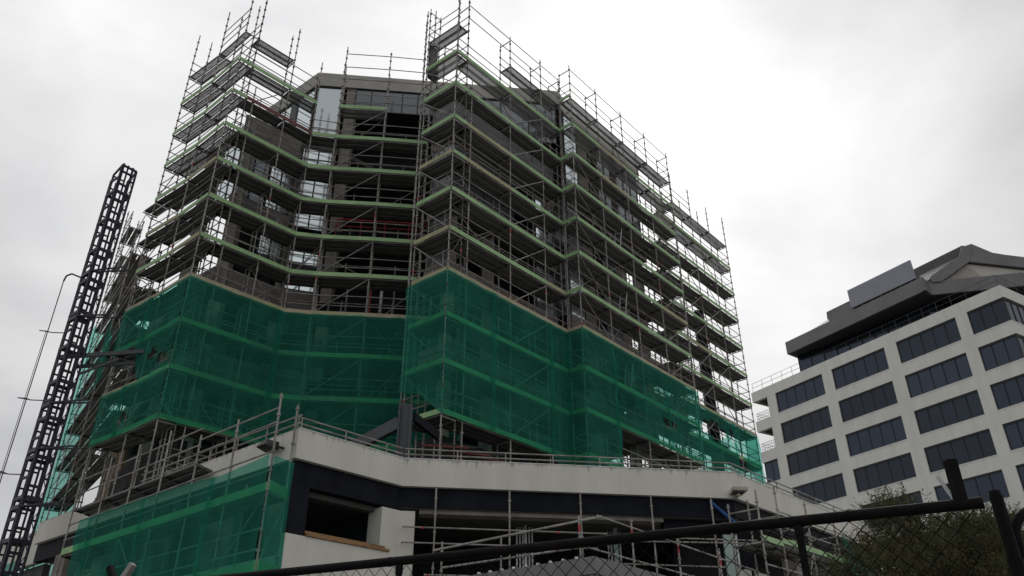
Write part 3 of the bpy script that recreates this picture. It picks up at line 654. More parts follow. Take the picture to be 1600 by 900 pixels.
# ------------------------------------------------------------------ lower scaffolds round the podium
Q1 = V((-6.18, 20.1)); Q2 = V((-5.95, 20.98)); dPL = V((-0.75, 0.66)).normalized()
t = thing('scaffold', p3(Q1+dPL*5, GROUND), 'low scaffold against the left podium face, lower left of the photo', 'scaffold', 'scaffolding round the unfinished building')
sx = [0, 2.0, 4.0, 6.0, 8.0, 10.0, 12.2]
for i, s in enumerate(sx):
    for inn_ in (0, 1):
        q = Q1+dPL*s+(Q2-Q1)*inn_
        mb = MB(); z = GROUND
        top = ((8.15 if i == 0 else 7.9) if i < 3 else 8.5) if inn_ == 0 or i == 0 else 6.3
        mb.tube(p3(q, GROUND), p3(q, top), R_ST)
        z = 0.55
        while z < top: mb.tube(p3(q, z-0.025), p3(q, z+0.025), 0.055, 6); z += 0.5
        mb.build('standard', 'galvanised_tube', t)
    for z in (1.55, 3.55, 5.5): MB().tube(p3(Q1+dPL*s, z), p3(Q2+dPL*s, z), 0.03).build('transom', 'galvanised_tube', t)
for s0, s1 in zip(sx, sx[1:]):
    a = Q1+dPL*s0; b = Q1+dPL*s1; tv = Q2-Q1
    for z in (1.55, 3.6, 5.55):
        deck(a, b, tv, tv, z, t)
        MB().wall(a, b, z-0.02, z+0.2, 0.03, -nAL).build('toe_board', 'green_toe_board', t)
        for h in (0.5, 1.0): MB().tube(p3(a, z+h), p3(b, z+h), R_RA).build('guard_rail', 'galvanised_tube', t)
    if s0 >= 4:
        deck(a, b, tv, tv, 7.1, t)
        for h in (0.5, 1.0): MB().tube(p3(a, 7.1+h), p3(b, 7.1+h), R_RA).build('guard_rail', 'galvanised_tube', t)
    else:
        for h in (7.35, 7.75): MB().tube(p3(a, h), p3(b, h), R_RA).build('guard_rail', 'galvanised_tube', t)
for z in (3.6, 5.55): MB().wall(Q1-dPL*0.04, Q2-dPL*0.04, z-0.02, z+0.24, 0.03, -dPL).build('end_toe_board', 'green_toe_board', t)
MB().tube(p3(Q1+dPL*2, 3.7), p3(Q1+dPL*0, 5.5), R_RA).build('brace', 'galvanised_tube', t)
MB().tube(p3(Q1+dPL*6, 3.7), p3(Q1+dPL*8, 5.5), R_RA).build('brace', 'galvanised_tube', t)
MB().tube(p3(Q1-dPL*0.03, 3.7), p3(Q2-dPL*0.03, 5.5), R_RA).build('brace', 'galvanised_tube', t)
net('large dark green net over the low scaffold, lower left of the photo', [Q1-dPL*0.1, Q1+dPL*2, Q1+dPL*5, Q1+dPL*11], [6.42, 6.3, 6.45, 6.5], [1.5]*4, seed=21.0, amp=0.08)
net('short green net closing the end of the low scaffold beside the podium window', [Q1-dPL*0.0-nAL*0.1, Q2-dPL*0.0], [6.4, 6.5], [3.2, 2.9], seed=22.0, amp=0.08)
# second net further left past the podium corner
net('green net below the far left parapet behind the mast', [K0+V((-0.9, 0.9)), K3+V((-0.6, -0.4))], [6.2, 6.2], [2.0, 2.0], seed=23.0)

# front birdcage under the parapet
t = thing('scaffold', p3(bc(5, 0), GROUND), 'birdcage of thin tubes standing under the podium parapet in the open front', 'scaffold', 'scaffolding round the unfinished building')
fo = V((-3.4, 23.62)); fd = V((0.989, 0.147))
for s in (1.14, 3.35, 5.53, 7.76, 9.7):
    mb = MB(); q = fo+fd*s; mb.tube(p3(q, GROUND), p3(q, 6.6), 0.027); z = 0.3
    while z < 6.4: mb.tube(p3(q, z-0.02), p3(q, z+0.02), 0.05, 6); z += 0.5
    mb.build('standard', 'galvanised_tube', t)
for z, s0, s1 in ((5.42, 0.2, 6.3), (4.98, 0.2, 6.0), (4.10, 0.9, 9.9), (4.55, 5.6, 9.9), (3.6, 0.5, 9.9)):
    mb = MB(); mb.tube(p3(fo+fd*s0, z+0.02), p3(fo+fd*s1, z), 0.024); mb.tube(p3(fo+fd*s0, z), p3(fo+fd*(s0+0.02), z), 0.05); mb.build('ledger', 'galvanised_tube', t)
for s, z in ((0.75, 5.425), (4.75, 5.41), (3.85, 4.985), (1.15, 4.80), (3.1, 4.11), (0.95, 4.1), (6.6, 4.11)):
    q = fo+fd*s; MB().tube(p3(q, z), p3(q+fd*0.09, z), 0.034, 8).build('red_band', 'red_paint', t)
# ramp frame in front of it
t = thing('scaffold', p3(bc(5, -2), GROUND), 'tent shaped tube frame with sloping rails in front of the podium', 'scaffold', 'scaffolding round the unfinished building')
kf = 0.95
def fp(s, z): q = (V((-3.4, 23.5))+fd*s)*kf; return V((q.x, q.y, z*kf))
for s, z in ((1.39, 5.02), (3.1, 5.22), (5.45, 5.9), (7.06, 5.8), (8.46, 5.38), (9.73, 5.06)):
    mb = MB(); q = fp(s, z); mb.tube((q.x, q.y, GROUND), q, 0.028); z_ = 0.5
    while z_ < q.z: mb.tube((q.x, q.y, z_-0.02), (q.x, q.y, z_+0.02), 0.05, 6); z_ += 0.5
    mb.build('standard', 'galvanised_tube', t)
    MB().tube(q+V((0, 0, -0.45)), q+V((0, 0, -0.25)), 0.034, 8).build('red_band', 'red_paint', t)
for (s0, z0, s1, z1, r) in ((1.15, 4.77, 6.15, 5.9, 0.034), (6.0, 5.93, 10.9, 4.42, 0.024), (1.4, 4.3, 5.6, 5.0, 0.03), (5.6, 5.0, 10.9, 3.75, 0.024), (7.06, 5.2, 10.9, 5.25, 0.022), (8.46, 5.33, 11.0, 5.33, 0.022)):
    MB().tube(fp(s0, z0), fp(s1, z1), r).build('sloping_rail', 'galvanised_tube', t)
# right podium scaffold
PR0 = V((7.98, 24.36)); dPR = V((0.69, 0.72)).normalized(); nPR = V((-dPR.y, dPR.x))
t = thing('scaffold', p3(PR0+dPR*2, GROUND), 'low scaffold beside the bush at the right podium face', 'scaffold', 'scaffolding round the unfinished building')
for s, top in ((-1.2, 6.45), (0.04, 6.8), (2.0, 6.7), (4.0, 6.45), (6.0, 6.4)):
    for q, tp in ((PR0+dPR*s, top), (PR0+dPR*s+nPR*0.95, top-0.25)):
        mb = MB(); mb.tube(p3(q, GROUND), p3(q, tp), 0.028); z = 0.6
        while z < tp: mb.tube(p3(q, z-0.02), p3(q, z+0.02), 0.055, 6); z += 0.5
        mb.build('standard', 'galvanised_tube', t)
    for z in (3.4, 4.95, 5.9): MB().tube(p3(PR0+dPR*s, z), p3(PR0+dPR*s+nPR*0.95, z), 0.027).build('transom', 'galvanised_tube', t)
for s0, s1, z in ((-1.2, 0.04, 5.0), (0.04, 2.0, 5.1), (2.0, 4.0, 5.1), (4.0, 6.0, 5.1), (-1.2, 0.04, 3.4), (0.04, 2.0, 3.4)):
    a = PR0+dPR*s0; b = PR0+dPR*s1
    deck(a, b, nPR*0.95, nPR*0.95, z, t)
    MB().wall(a, b, z, z+0.16, 0.03, -nPR).build('toe_board', 'green_toe_board', t)
    for h in (0.5, 0.95): MB().tube(p3(a, z+h), p3(b, z+h), 0.022).build('guard_rail', 'galvanised_tube', t)
MB().tube(p3(PR0+dPR*1.0, 3.5), p3(PR0+dPR*2.0, 5.1), 0.024).build('brace', 'galvanised_tube', t)
net('small scrap of green net on the low scaffold beside the bush', [PR0+dPR*4.25, PR0+dPR*4.9, PR0+dPR*6.5], [6.05, 5.7, 5.6], [4.9, 4.7, 4.7], seed=31.0)

# ------------------------------------------------------------------ small things on the site
def ladder(p, d, n, z0, z1, label):
    t = thing('ladder', p3(p, z0), label, 'ladder', 'ladders inside the right wing scaffold')
    top = p + d*0.55
    for s in (-0.2, 0.2):
        o = n*s
        MB().tube(p3(p+o, z0), p3(top+o, z1), 0.028).build('stile', 'aluminium', t)
    mb = MB(); z = 0.0; k = int((z1-z0)/0.28)
    for i in range(1, k):
        q = lerp(p, top, i/k); mb.tube(p3(q-n*0.2, z0+(z1-z0)*i/k), p3(q+n*0.2, z0+(z1-z0)*i/k), 0.015)
    mb.build('rungs', 'aluminium', t)
for k, lab in ((3, 'uppermost aluminium ladder inside the right wing scaffold'), (5, 'aluminium ladder two lifts above the net on the right wing'), (7, 'ladder behind the green net on the right wing')):
    ladder(P3+uQ*4.1+nQ*0.45, uQ, nQ, lv(k), lv(k-1)+0.5, lab)
pw = MB(); A_ = P2+uP*4.5+nP*1.1; B_ = P2+uP*5.9+nP*1.1
pw.hexa([p3(A_, lv(6)+0.02), p3(B_, lv(6)+0.02), p3(B_+nP*0.02, lv(6)+0.02), p3(A_+nP*0.02, lv(6)+0.02)], [p3(A_+nP*0.08, lv(6)+1.45), p3(B_+nP*0.08, lv(6)+1.3), p3(B_+nP*0.1, lv(6)+1.3), p3(A_+nP*0.1, lv(6)+1.45)])
tag(pw.build('plywood_sheet', 'plywood', at=p3(A_, lv(6))), 'brown plywood sheet leaning on the scaffold above the net beside the prow', 'plywood sheet')
# red guard rail on the floor edge of the middle bay
n = inward(R2f, Cf); a = lerp(R2f, Cf, 0.08)-n*0.1; b = lerp(R2f, Cf, 0.9)-n*0.1
t = thing('edge_barrier', p3(lerp(a, b, .5), 21.55), 'red guard rail along an open floor edge in the middle bay', 'guard rail')
MB().tube(p3(a, 22.65), p3(b, 22.65), 0.04).tube(p3(a, 22.25), p3(b, 22.25), 0.03).build('rail', 'red_paint', t)
for i in range(5): q = lerp(a, b, i/4); MB().tube(p3(q, 21.55), p3(q, 22.65), 0.03).build('post', 'red_paint', t)
a = P3f+uQ*0.3-nQ*0.3; b = P3f+uQ*2.3-nQ*0.3
t = thing('edge_barrier', p3(a, 16.4), 'red barrier frame just above the net on the right wing', 'guard rail')
for z in (16.55, 16.95, 17.35): MB().tube(p3(a, z), p3(b, z), 0.035).build('rail', 'red_paint', t)
for i in range(3): q = lerp(a, b, i/2); MB().tube(p3(q, 16.4), p3(q, 17.4), 0.03).build('post', 'red_paint', t)
a = P3f+uQ*4.2-nQ*0.3; b = P3f+uQ*7.2-nQ*0.3
t = thing('edge_barrier', p3(a, 14.4), 'rusty red mesh frame on the right wing behind the top of the net', 'guard rail')
for z in (14.6, 15.4, 16.2): MB().tube(p3(a, z), p3(b, z), 0.035).build('rail', 'red_paint', t)
for i in range(6): q = lerp(a, b, i/5); MB().tube(p3(q, 14.4), p3(q, 16.3), 0.035).build('post', 'red_paint', t)
# props in the middle bay
for s, m, lab in ((0.55, 'galvanised_tube', 'grey steel prop in the middle bay'), (1.35, 'galvanised_tube', 'grey steel prop in the middle bay'), (2.45, 'red_paint', 'red steel prop in the middle bay, nearest the white one'), (2.95, 'white_metal', 'white steel prop above the net in the middle bay'), (3.55, 'galvanised_tube', 'grey steel prop in the middle bay'), (4.35, 'red_paint', 'red steel prop in the middle bay close to the prow')):
    q = R2f+(Cf-R2f).normalized()*s - n*0.05
    if m == 'white_metal': mb = MB().tube(p3(q, 17.55), p3(q, 19.0), 0.075, 8)
    else: mb = MB().tube(p3(q, 17.5), p3(q, 19.6), 0.045, 8)
    mb.tube(p3(q, 17.5), p3(q, 17.52), 0.1, 8)
    tag(mb.build('steel_prop', m, at=p3(q, 17.5)), lab, 'prop', 'steel props in the middle bay')
# rope loop behind the net
mb = MB(); pts_ = []
for i in range(15):
    t_ = i/14; q = lerp(Ra+uR*0.7, R1, t_) - nR*0.04; pts_.append(p3(q, 11.4-1.0*4*t_*(1-t_)))
mb.path(pts_, 0.018, 5); tag(mb.build('hanging_rope', 'galvanised_tube', at=pts_[0]), 'pale rope hanging in a loop behind the net of the left wing', 'rope')
# blue pipe
q = bc(9.4, -0.05)
tag(MB().tube(p3(bc(9.62, 0.1), 6.55), p3(bc(10.5, 0.0), 5.72), 0.055, 10).tube(p3(bc(9.60, 0.1), 6.58), p3(bc(9.65, 0.1), 6.52), 0.07, 10).build('blue_pipe', 'blue_paint', at=p3(q, 6)), 'blue diagonal pipe under the podium parapet', 'pipe')
# flood lights
f = A0+dAL*0.9-nAL*0.02
t = thing('flood_light', p3(f, 7.1), 'black flood light on the left podium parapet', 'flood light')
mb = MB(); a_ = f-nAL*0.12
mb.hexa([p3(a_-dAL*0.28, 6.98), p3(a_+dAL*0.28, 6.98), p3(a_+dAL*0.2-nAL*0.42, 7.05), p3(a_-dAL*0.2-nAL*0.42, 7.05)], [p3(a_-dAL*0.25, 7.2), p3(a_+dAL*0.25, 7.2), p3(a_+dAL*0.12-nAL*0.3, 7.24), p3(a_-dAL*0.12-nAL*0.3, 7.24)])
mb.build('housing', 'lamp_black', t)
MB().beam(p3(f-dAL*0.32, 7.03), p3(f-dAL*0.32-nAL*0.2, 7.03), 0.05, 0.05).beam(p3(f, 7.1), p3(f-nAL*0.15, 7.1), 0.1, 0.08).build('bracket', 'lamp_black', t)
f = bc(10.42, 0)
t = thing('flood_light', p3(f, 6.8), 'cream box flood light at the right corner of the podium parapet', 'flood light')
d_ = dBC; o_ = -nBC
MB().hexa([p3(f-d_*0.22+o_*0.05, 6.74), p3(f+d_*0.2+o_*0.05, 6.74), p3(f+d_*0.24+o_*0.48, 6.80), p3(f-d_*0.26+o_*0.48, 6.80)], [p3(f-d_*0.17+o_*0.05, 6.9), p3(f+d_*0.15+o_*0.05, 6.9), p3(f+d_*0.24+o_*0.5, 6.9), p3(f-d_*0.26+o_*0.5, 6.9)]).build('housing', 'lamp_cream', t)
MB().hexa([p3(f-d_*0.16+o_*0.12, 6.735), p3(f+d_*0.14+o_*0.12, 6.735), p3(f+d_*0.17+o_*0.4, 6.775), p3(f-d_*0.19+o_*0.4, 6.775)], [p3(f-d_*0.16+o_*0.12, 6.76), p3(f+d_*0.14+o_*0.12, 6.76), p3(f+d_*0.17+o_*0.4, 6.81), p3(f-d_*0.19+o_*0.4, 6.81)]).build('lens', 'lamp_lens', t)
MB().beam(p3(f, 6.7), p3(f+o_*0.3, 6.7), 0.1, 0.06).build('bracket', 'lamp_cream', t)

# ------------------------------------------------------------------ hoist mast
mc = V((-17.5, 29.0)); zt = 22.3
t = thing('hoist_mast', p3(mc, GROUND), 'tall black lattice hoist mast beside the left wing', 'mast')
e1 = V((0.78, -0.62)).normalized()*0.33; e2 = V((0.62, 0.78)).normalized()*0.33
cs = [mc-e1-e2, mc+e1-e2, mc+e1+e2, mc-e1+e2]
for c in cs: MB().tube(p3(c, GROUND), p3(c, zt+ (0.25 if c is cs[1] or c is cs[2] else 0)), 0.05, 8).build('leg', 'mast_steel', t)
MB().tube(p3(mc-e1*1.45-e2, GROUND), p3(mc-e1*1.45-e2, zt-0.25), 0.03).tube(p3(mc-e1*1.2-e2*0.4, GROUND), p3(mc-e1*1.2-e2*0.4, zt-0.3), 0.02).build('guide_rail', 'mast_steel', t)
z = GROUND+0.3; i = 0; sec = 1.5
while z < zt-1.0:
    mb = MB()
    for a, b in zip(cs, cs[1:]+cs[:1]): mb.beam(p3(a, z), p3(b, z), 0.07, 0.14)
    def fc(t_, zz, f_=(1, 2)): return p3(lerp(cs[f_[0]], cs[f_[1]], t_), zz)
    for h in (0.42, 1.08): mb.beam(fc(0, z+h), fc(0.74, z+h), 0.06, 0.095); mb.beam(fc(0, z+h, (0, 3)), fc(0.74, z+h, (0, 3)), 0.05, 0.06)
    for t_, w_ in ((0.07, 0.10), (0.39, 0.06), (0.72, 0.085)): mb.beam(fc(t_, z), fc(t_, z+1.5), w_, 0.05)
    for z_ in (0, 0.75): mb.tube(fc(0.76, z+z_), fc(1, z+z_+0.37), 0.016); mb.tube(fc(1, z+z_+0.37), fc(0.76, z+z_+0.75), 0.016)
    mb.beam(fc(0.76, z+0.75), fc(1.0, z+0.75), 0.05, 0.08)
    mb.beam(p3(cs[0], z+0.75), p3(cs[1], z+0.75), 0.06, 0.09)
    for (ex) in (cs[0]-e1*0.45, ):
        mb.beam(p3(cs[0], z), p3(ex, z), 0.08, 0.12); mb.beam(p3(cs[0], z+0.75), p3(ex, z+0.75), 0.05, 0.06)
    mb.build('mast_section', 'mast_steel', t); z += sec; i += 1
MB().beam(p3(cs[1], zt+0.25), p3(cs[2], zt+0.25), 0.07, 0.09).beam(p3(cs[0], zt), p3(cs[1], zt+0.22), 0.07, 0.09).beam(p3(cs[3], zt), p3(cs[2], zt+0.22), 0.07, 0.09).build('top_frame', 'mast_steel', t)
for z, ln in ((17.0, 2.2), (14.9, 1.6), (11.2, 2.0), (9.4, 2.0), (7.3, 2.4)):
    mb = MB()
    for o in (-0.18, 0.18):
        mb.beam(p3(cs[1]+e2*o, z), p3(cs[1]+e1.normalized()*ln*0.6+e2.normalized()*(0.9+o), z+0.05), 0.05, 0.06)
    mb.beam(p3(cs[0], z), p3(cs[1], z), 0.12, 0.16)
    mb.build('wall_tie', 'mast_steel', t)
# long beam tie to the open bay in the net
mb = MB(); q = M0-uR*0.1
mb.beam(p3(cs[0]-e1*0.2, 13.3), p3(q, 13.75), 0.1, 0.16); mb.beam(p3(cs[3], 13.1), p3(q+uR*0.6, 13.5), 0.1, 0.14); mb.beam(p3(cs[2], 12.6), p3(lerp(cs[2], q, 0.6), 13.35), 0.07, 0.08)
mb.build('long_tie', 'grey_steel', t)
# hoist cable with guides
ck = V((-18.75, 29.0))
t = thing('hoist_cable', p3(ck, GROUND), 'thin hoist cable with guide loops left of the black mast', 'cable')
MB().tube(p3(ck, GROUND), p3(ck, 16.9), 0.02, 5).tube(p3(ck+V((-0.07, 0)), GROUND), p3(ck+V((-0.07, 0)), 14.5), 0.012, 5).build('cable', 'mast_steel', t)
MB().path([p3(ck, 16.8), p3(ck+V((0.05, 0)), 17.05), p3(ck+V((0.25, 0)), 17.15), p3(ck+V((0.6, 0)), 17.0), p3(mc-e1*1.2, 16.95)], 0.035, 6).build('hook_arm', 'mast_steel', t)
for z in (14.4, 11.5, 8.6, 5.6):
    MB().path([p3(ck+V((-0.35, 0)), z+0.1), p3(ck+V((0.2, 0)), z), p3(ck+V((0.7, 0)), z-0.02)], 0.022, 5).path([p3(ck+V((-0.35, 0)), z+0.1), p3(ck+V((-0.15, 0.15)), z+0.14), p3(ck+V((0.2, 0)), z)], 0.018, 5).build('cable_guide', 'mast_steel', t)

# ------------------------------------------------------------------ office block on the right
SC = 1.18
Kc = V((36.92, 52.74))*SC; th = math.radians(121.4); oD = V((math.cos(th), math.sin(th))); oE = V((math.cos(math.radians(31.4)), math.sin(math.radians(31.4))))
def oq(s, r=0.0): return Kc + oD*(s*SC) + oE*(r*SC)      # s along the left face from the near corner, r into the block
OB = thing('office_block', p3(oq(12, 8), GROUND), 'pale office block with rows of dark windows and a grey hipped roof', 'building')
rows = [(29.05-3.05*i, 27.03-3.05*i) for i in range(10)]
colsL = [(0, 2.97), (3.93, 9.27), (10.40, 15.88), (16.94, 22.47)]
Ltot = 25.35; Dtot = 14.0
# wall: bands between the rows and piers between the windows
def oband(z0, z1):
    out = [oq(0, 0), oq(Ltot, 0), oq(Ltot, Dtot), oq(0, Dtot)]
    t_ = 0.35
    i_ = [oq(t_, t_), oq(Ltot-t_, t_), oq(Ltot-t_, Dtot-t_), oq(t_, Dtot-t_)]
    mb = MB()
    for k in range(4):
        a, b, c, d = out[k], out[(k+1) % 4], i_[(k+1) % 4], i_[k]
        mb.hexa([p3(a, z0), p3(b, z0), p3(c, z0), p3(d, z0)], [p3(a, z1), p3(b, z1), p3(c, z1), p3(d, z1)])
    return mb
mb = MB(); zprev = 30.05
for (zt_, zb_) in rows:
    b_ = oband(zt_*SC, zprev*SC); o = len(mb.v); mb.v += b_.v; mb.f += [tuple(i+o for i in f) for f in b_.f]; zprev = zb_
b_ = oband(GROUND, zprev*SC); o = len(mb.v); mb.v += b_.v; mb.f += [tuple(i+o for i in f) for f in b_.f]
def opier(s0, s1, z0, z1, side='L'):
    t_ = 0.34
    if side == 'L': a, b, c, d = oq(s0, 0.0), oq(s1, 0.0), oq(s1, t_), oq(s0, t_)
    else: a, b, c, d = oq(0.0, s0), oq(0.0, s1), oq(t_, s1), oq(t_, s0)
    mb.hexa([p3(a, z0), p3(b, z0), p3(c, z0), p3(d, z0)], [p3(a, z1), p3(b, z1), p3(c, z1), p3(d, z1)])
for (zt_, zb_) in rows:
    for s0, s1 in ((2.97, 3.93), (9.27, 10.40), (15.88, 16.94), (22.47, 23.5)): opier(s0, s1, zb_*SC, zt_*SC)
    for s0, s1 in ((4.6, 5.5), (11.0, 14.0)): opier(s0, s1, zb_*SC, zt_*SC, 'R')
mb.build('facade', 'office_wall', OB)
# windows
def owin(a, b, n, z0, z1, k):
    w = MB().wall(a, b, z0, z1, 0.05, n).build('window', 'tinted_glazing', OB)
    f_ = MB()
    for i in range(k+1):
        q = lerp(a, b, i/k); f_.beam(p3(q-n*0.015, z0), p3(q-n*0.015, z1), 0.085, 0.09)
    f_.beam(p3(a-n*0.015, z0+0.04), p3(b-n*0.015, z0+0.04), 0.1, 0.08); f_.beam(p3(a-n*0.015, z1-0.08), p3(b-n*0.015, z1-0.08), 0.1, 0.16)
    f_.build('window_frame', 'dark_frame', w)
    MB().wall(a-n*0.2, b-n*0.2, z0-0.06, z0-0.003, 0.2, n).build('window_sill', 'office_sill', OB) if False else None
def sill(a, b, z, n): MB().wall(a, b, z-0.015, z+0.045, 0.2, n).build('window_sill', 'office_sill', OB)
for ri, (zt_, zb_) in enumerate(rows):
    if ri > 6: continue
    for ci, (s0, s1) in enumerate(colsL):
        rc = 0.16
        a = oq(s0 if ci else rc, rc); b = oq(s1, rc)
        owin(a, b, oE, zb_*SC, zt_*SC, 3 if ci == 0 else 5)
        sill(oq(s0 if ci else 0.0, -0.03), oq(s1, -0.03), zb_*SC, oE)
    # right face
    owin(oq(0.16, 0.22), oq(0.16, 4.6), oD, zb_*SC, zt_*SC, 5); owin(oq(0.16, 5.5), oq(0.16, 11.0), oD, zb_*SC, zt_*SC, 6)
    sill(oq(-0.03, 0.0), oq(-0.03, 4.6), zb_*SC, oD); sill(oq(-0.03, 5.5), oq(-0.03, 11.0), zb_*SC, oD)
    if ri >= 2:
        owin(oq(23.5, 0.16), oq(25.2, 0.16), oE, zb_*SC, zt_*SC, 2)
        sill(oq(23.5, -0.03), oq(25.3, -0.03), zb_*SC, oE)
# floors (seen in the corner balconies) and inner walls
for ri, (zt_, zb_) in enumerate(rows[:7]):
    MB().prism([oq(0.5, 0.5), oq(25.0, 0.5), oq(25.0, Dtot-.5), oq(.5, Dtot-.5)], (zt_+0.05)*SC, (zt_+0.25)*SC).build('floor_slab', 'slab_concrete', OB)
MB().prism([oq(0.9, 0.9), oq(23.3, 0.9), oq(23.3, Dtot-.6), oq(0.9, Dtot-.6)], GROUND+0.02, 29.0*SC).build('inner_wall', 'core_concrete', OB)
for ri in (0, 1):
    zt_, zb_ = rows[ri]; mb = MB()
    for h in (0.35, 0.7, 1.0): mb.tube(p3(oq(23.6, 0.2), (zb_+h*0.85)*SC), p3(oq(25.3, 0.2), (zb_+h*0.85)*SC), 0.02); mb.tube(p3(oq(25.2, 0.2), (zb_+h*0.85)*SC), p3(oq(25.2, 4), (zb_+h*0.85)*SC), 0.02)
    for i in range(9): q = oq(23.6+1.65*i/8, 0.2); mb.tube(p3(q, zb_*SC), p3(q, (zb_+0.85)*SC), 0.014)
    mb.build('balcony_rail', 'grey_steel', OB)
q = oq(24.4, 0.9)
# roof rail
mb = MB()
s = 0.2
for h in (0.95, 0.5): mb.tube(p3(oq(0.15, 0.15), (30.05+h)*SC), p3(oq(25.2, 0.15), (30.05+h)*SC), 0.02); mb.tube(p3(oq(0.15, 0.15), (30.05+h)*SC), p3(oq(0.15, 9), (30.05+h)*SC), 0.02)
while s < 25.3: q = oq(s, 0.15); mb.tube(p3(q, 30.05*SC), p3(q, 31.0*SC), 0.02); s += 1.25
for i in range(7): q = oq(0.15, 0.3+1.25*i); mb.tube(p3(q, 30.05*SC), p3(q, 31.0*SC), 0.02)
mb.build('roof_rail', 'grey_steel', OB)
# penthouse: glass wall set back, roof
MB().prism([V((43.2, 58.2))*SC, V((36.4, 59.7))*SC, oq(7.0, 2.3), oq(16, 1.7), oq(20.0, 1.2), oq(20.6, 6), oq(18, 12), V((42, 66))*SC], 29.9*SC, 32.3*SC).build('penthouse_glass', 'tinted_glazing', OB)
mb = MB()
pg = [V((43.2, 58.2))*SC, V((36.4, 59.7))*SC, oq(7.0, 2.3), oq(16, 1.7), oq(20.0, 1.2)]
for a, b in zip(pg, pg[1:]):
    k = max(2, int((b-a).length/1.4))
    for i in range(1 if a is not pg[0] else 0, k+1): q = lerp(a, b, i/k)-oE*0.03; MB().beam(p3(q, 29.95*SC), p3(q, 32.3*SC), 0.09, 0.09).build('glass_mullion', 'dark_frame', OB)
roof_xy = [oq(20.23, 0), oq(5.55, 0), V((34.95, 58.3))*SC, V((42.0, 56.75))*SC, V((45.0, 62.0))*SC, V((40, 72))*SC, oq(20.9, 8)]
MB().prism(roof_xy, 32.3*SC, 32.42*SC).build('soffit', 'roof_metal_dark', OB)
rb = MB(); zb1, zb2 = 32.28*SC, 33.52*SC
c_in = V((38.5, 64.0))*SC
for a, b in zip(roof_xy, roof_xy[1:]+roof_xy[:1]):
    d = (b-a).normalized(); n = V((-d.y, d.x)); n = n if n.dot(c_in-a) > 0 else -n
    rb.wall(a-n*0.01, b-n*0.01, zb1, zb2, 0.3, n)
rb.build('fascia', 'roof_metal', OB)
# gablet over the chamfered corner
g0 = v2(roof_xy[2]); g1 = v2(roof_xy[3]); gd = (g1-g0).normalized(); gn = V((gd.y, -gd.x)); gn = gn if gn.dot(-g0) > 0 else -gn
def gp(s, z, r=0.0):                     # point in the gable plane, r metres towards the street
    q = g0 + gd*(s*SC) + gn*r; return V((q.x, q.y, z*SC))
def plate(poly, r0, r1):
    mb = MB(); i = 0; n = len(poly)
    mb.v = [gp(a, b, r0) for a, b in poly] + [gp(a, b, r1) for a, b in poly]
    mb.f = [tuple(reversed(range(n))), tuple(range(n, 2*n))] + [(k, (k+1) % n, n+(k+1) % n, n+k) for k in range(n)]
    return mb
plate([(0.9, 33.4), (3.46, 34.95), (9.5, 33.2), (9.5, 33.0)], -0.5, -0.3).build('gable_cladding', 'roof_metal', OB)
rib = MB(); s_ = 1.0
while s_ < 9.4:                            # ribs of the cladding, slanted with the roof
    top = 33.4+(s_-0.9)/(2.56)*1.55 if s_ < 3.46 else 34.95-(s_-3.46)*0.29
    e_ = s_+0.55*max(0, (top-33.45))
    if top > 33.5: rib.beam(gp(e_, 33.46, -0.26), gp(s_-0.1*(top-33.45), top, -0.26), 0.11, 0.11)
    s_ += 0.16
rib.build('gable_ribs', 'ribbed_cladding', OB)
plate([(0.2, 33.4), (0.25, 33.95), (2.9, 35.6), (3.3, 36.45), (4.1, 36.65), (4.0, 36.0), (3.5, 34.98), (0.95, 33.38)], -0.3, 0.15).build('barge_board', 'roof_metal', OB)
plate([(3.52, 34.98), (4.02, 36.0), (4.12, 36.65), (5.57, 35.5), (7.7, 34.85), (11.0, 33.95), (11.0, 32.85)], -0.3, 0.15).build('barge_board', 'roof_metal', OB)
def oz(s, r, z): q = oq(s, r); return V((q.x, q.y, z*SC))
mb = MB()
mb.hexa([oz(19.6, 0.35, 33.45), oz(6.05, 0.95, 33.45), oz(1.5, 9, 33.45), oz(18.5, 11, 33.45)], [oz(17.9, 4.0, 36.05), oz(3.75, 4.0, 36.05), oz(1.9, 7.5, 36.05), oz(17.5, 8, 36.05)])
mb.build('upper_roof', 'roof_metal', OB)
MB().hexa([oz(17.9, 3.98, 36.06), oz(3.6, 3.98, 36.06), oz(3.0, 7, 36.06), oz(17.9, 7, 36.06)], [oz(17.85, 4.0, 36.85), oz(3.55, 4.0, 36.85), oz(3.0, 7, 36.85), oz(17.85, 7, 36.85)]).build('ridge_band', 'roof_metal_dark', OB)
s_ = 3.7; mb = MB()
while s_ < 17.8: mb.beam(oz(s_, 3.96, 36.07), oz(s_, 3.97, 36.84), 0.06, 0.06); s_ += 0.25
mb.build('ridge_ribs', 'roof_metal', OB)
mb = MB(); mb.v = [gp(0.25, 33.9, -0.3), gp(2.9, 35.55, -0.3), gp(4.0, 36.4, -0.3), oz(3.75, 4.0, 36.05), oz(6.05, 0.95, 33.45), oz(3.55, 4.0, 36.85)]
nb = len(mb.v); mb.v += [gp(4.0, 36.4, -0.3), gp(11.0, 33.8, -0.3), gp(11.0, 33.0, -5.0), gp(5.0, 35.2, -5.0)]
mb.f = [(0, 1, 3, 4), (1, 2, 5, 3), (nb, nb+1, nb+2, nb+3), (2, nb+3, 5)]; mb.build('gable_roof', 'roof_metal', OB)
mb = MB().tube(gp(0.35, 33.98, -0.25), gp(2.9, 35.66, -0.25), 0.05); mb.build('flashing', 'ribbed_cladding', OB)
MB().hexa([oz(12.5, -0.02, 33.74), oz(6.1, -0.02, 33.68), oz(6.1, 0.14, 33.68), oz(12.5, 0.14, 33.74)], [oz(12.5, -0.02, 35.55), oz(6.15, -0.02, 35.48), oz(6.15, 0.14, 35.48), oz(12.5, 0.14, 35.55)]).build('plant_screen', 'screen_panel', OB)
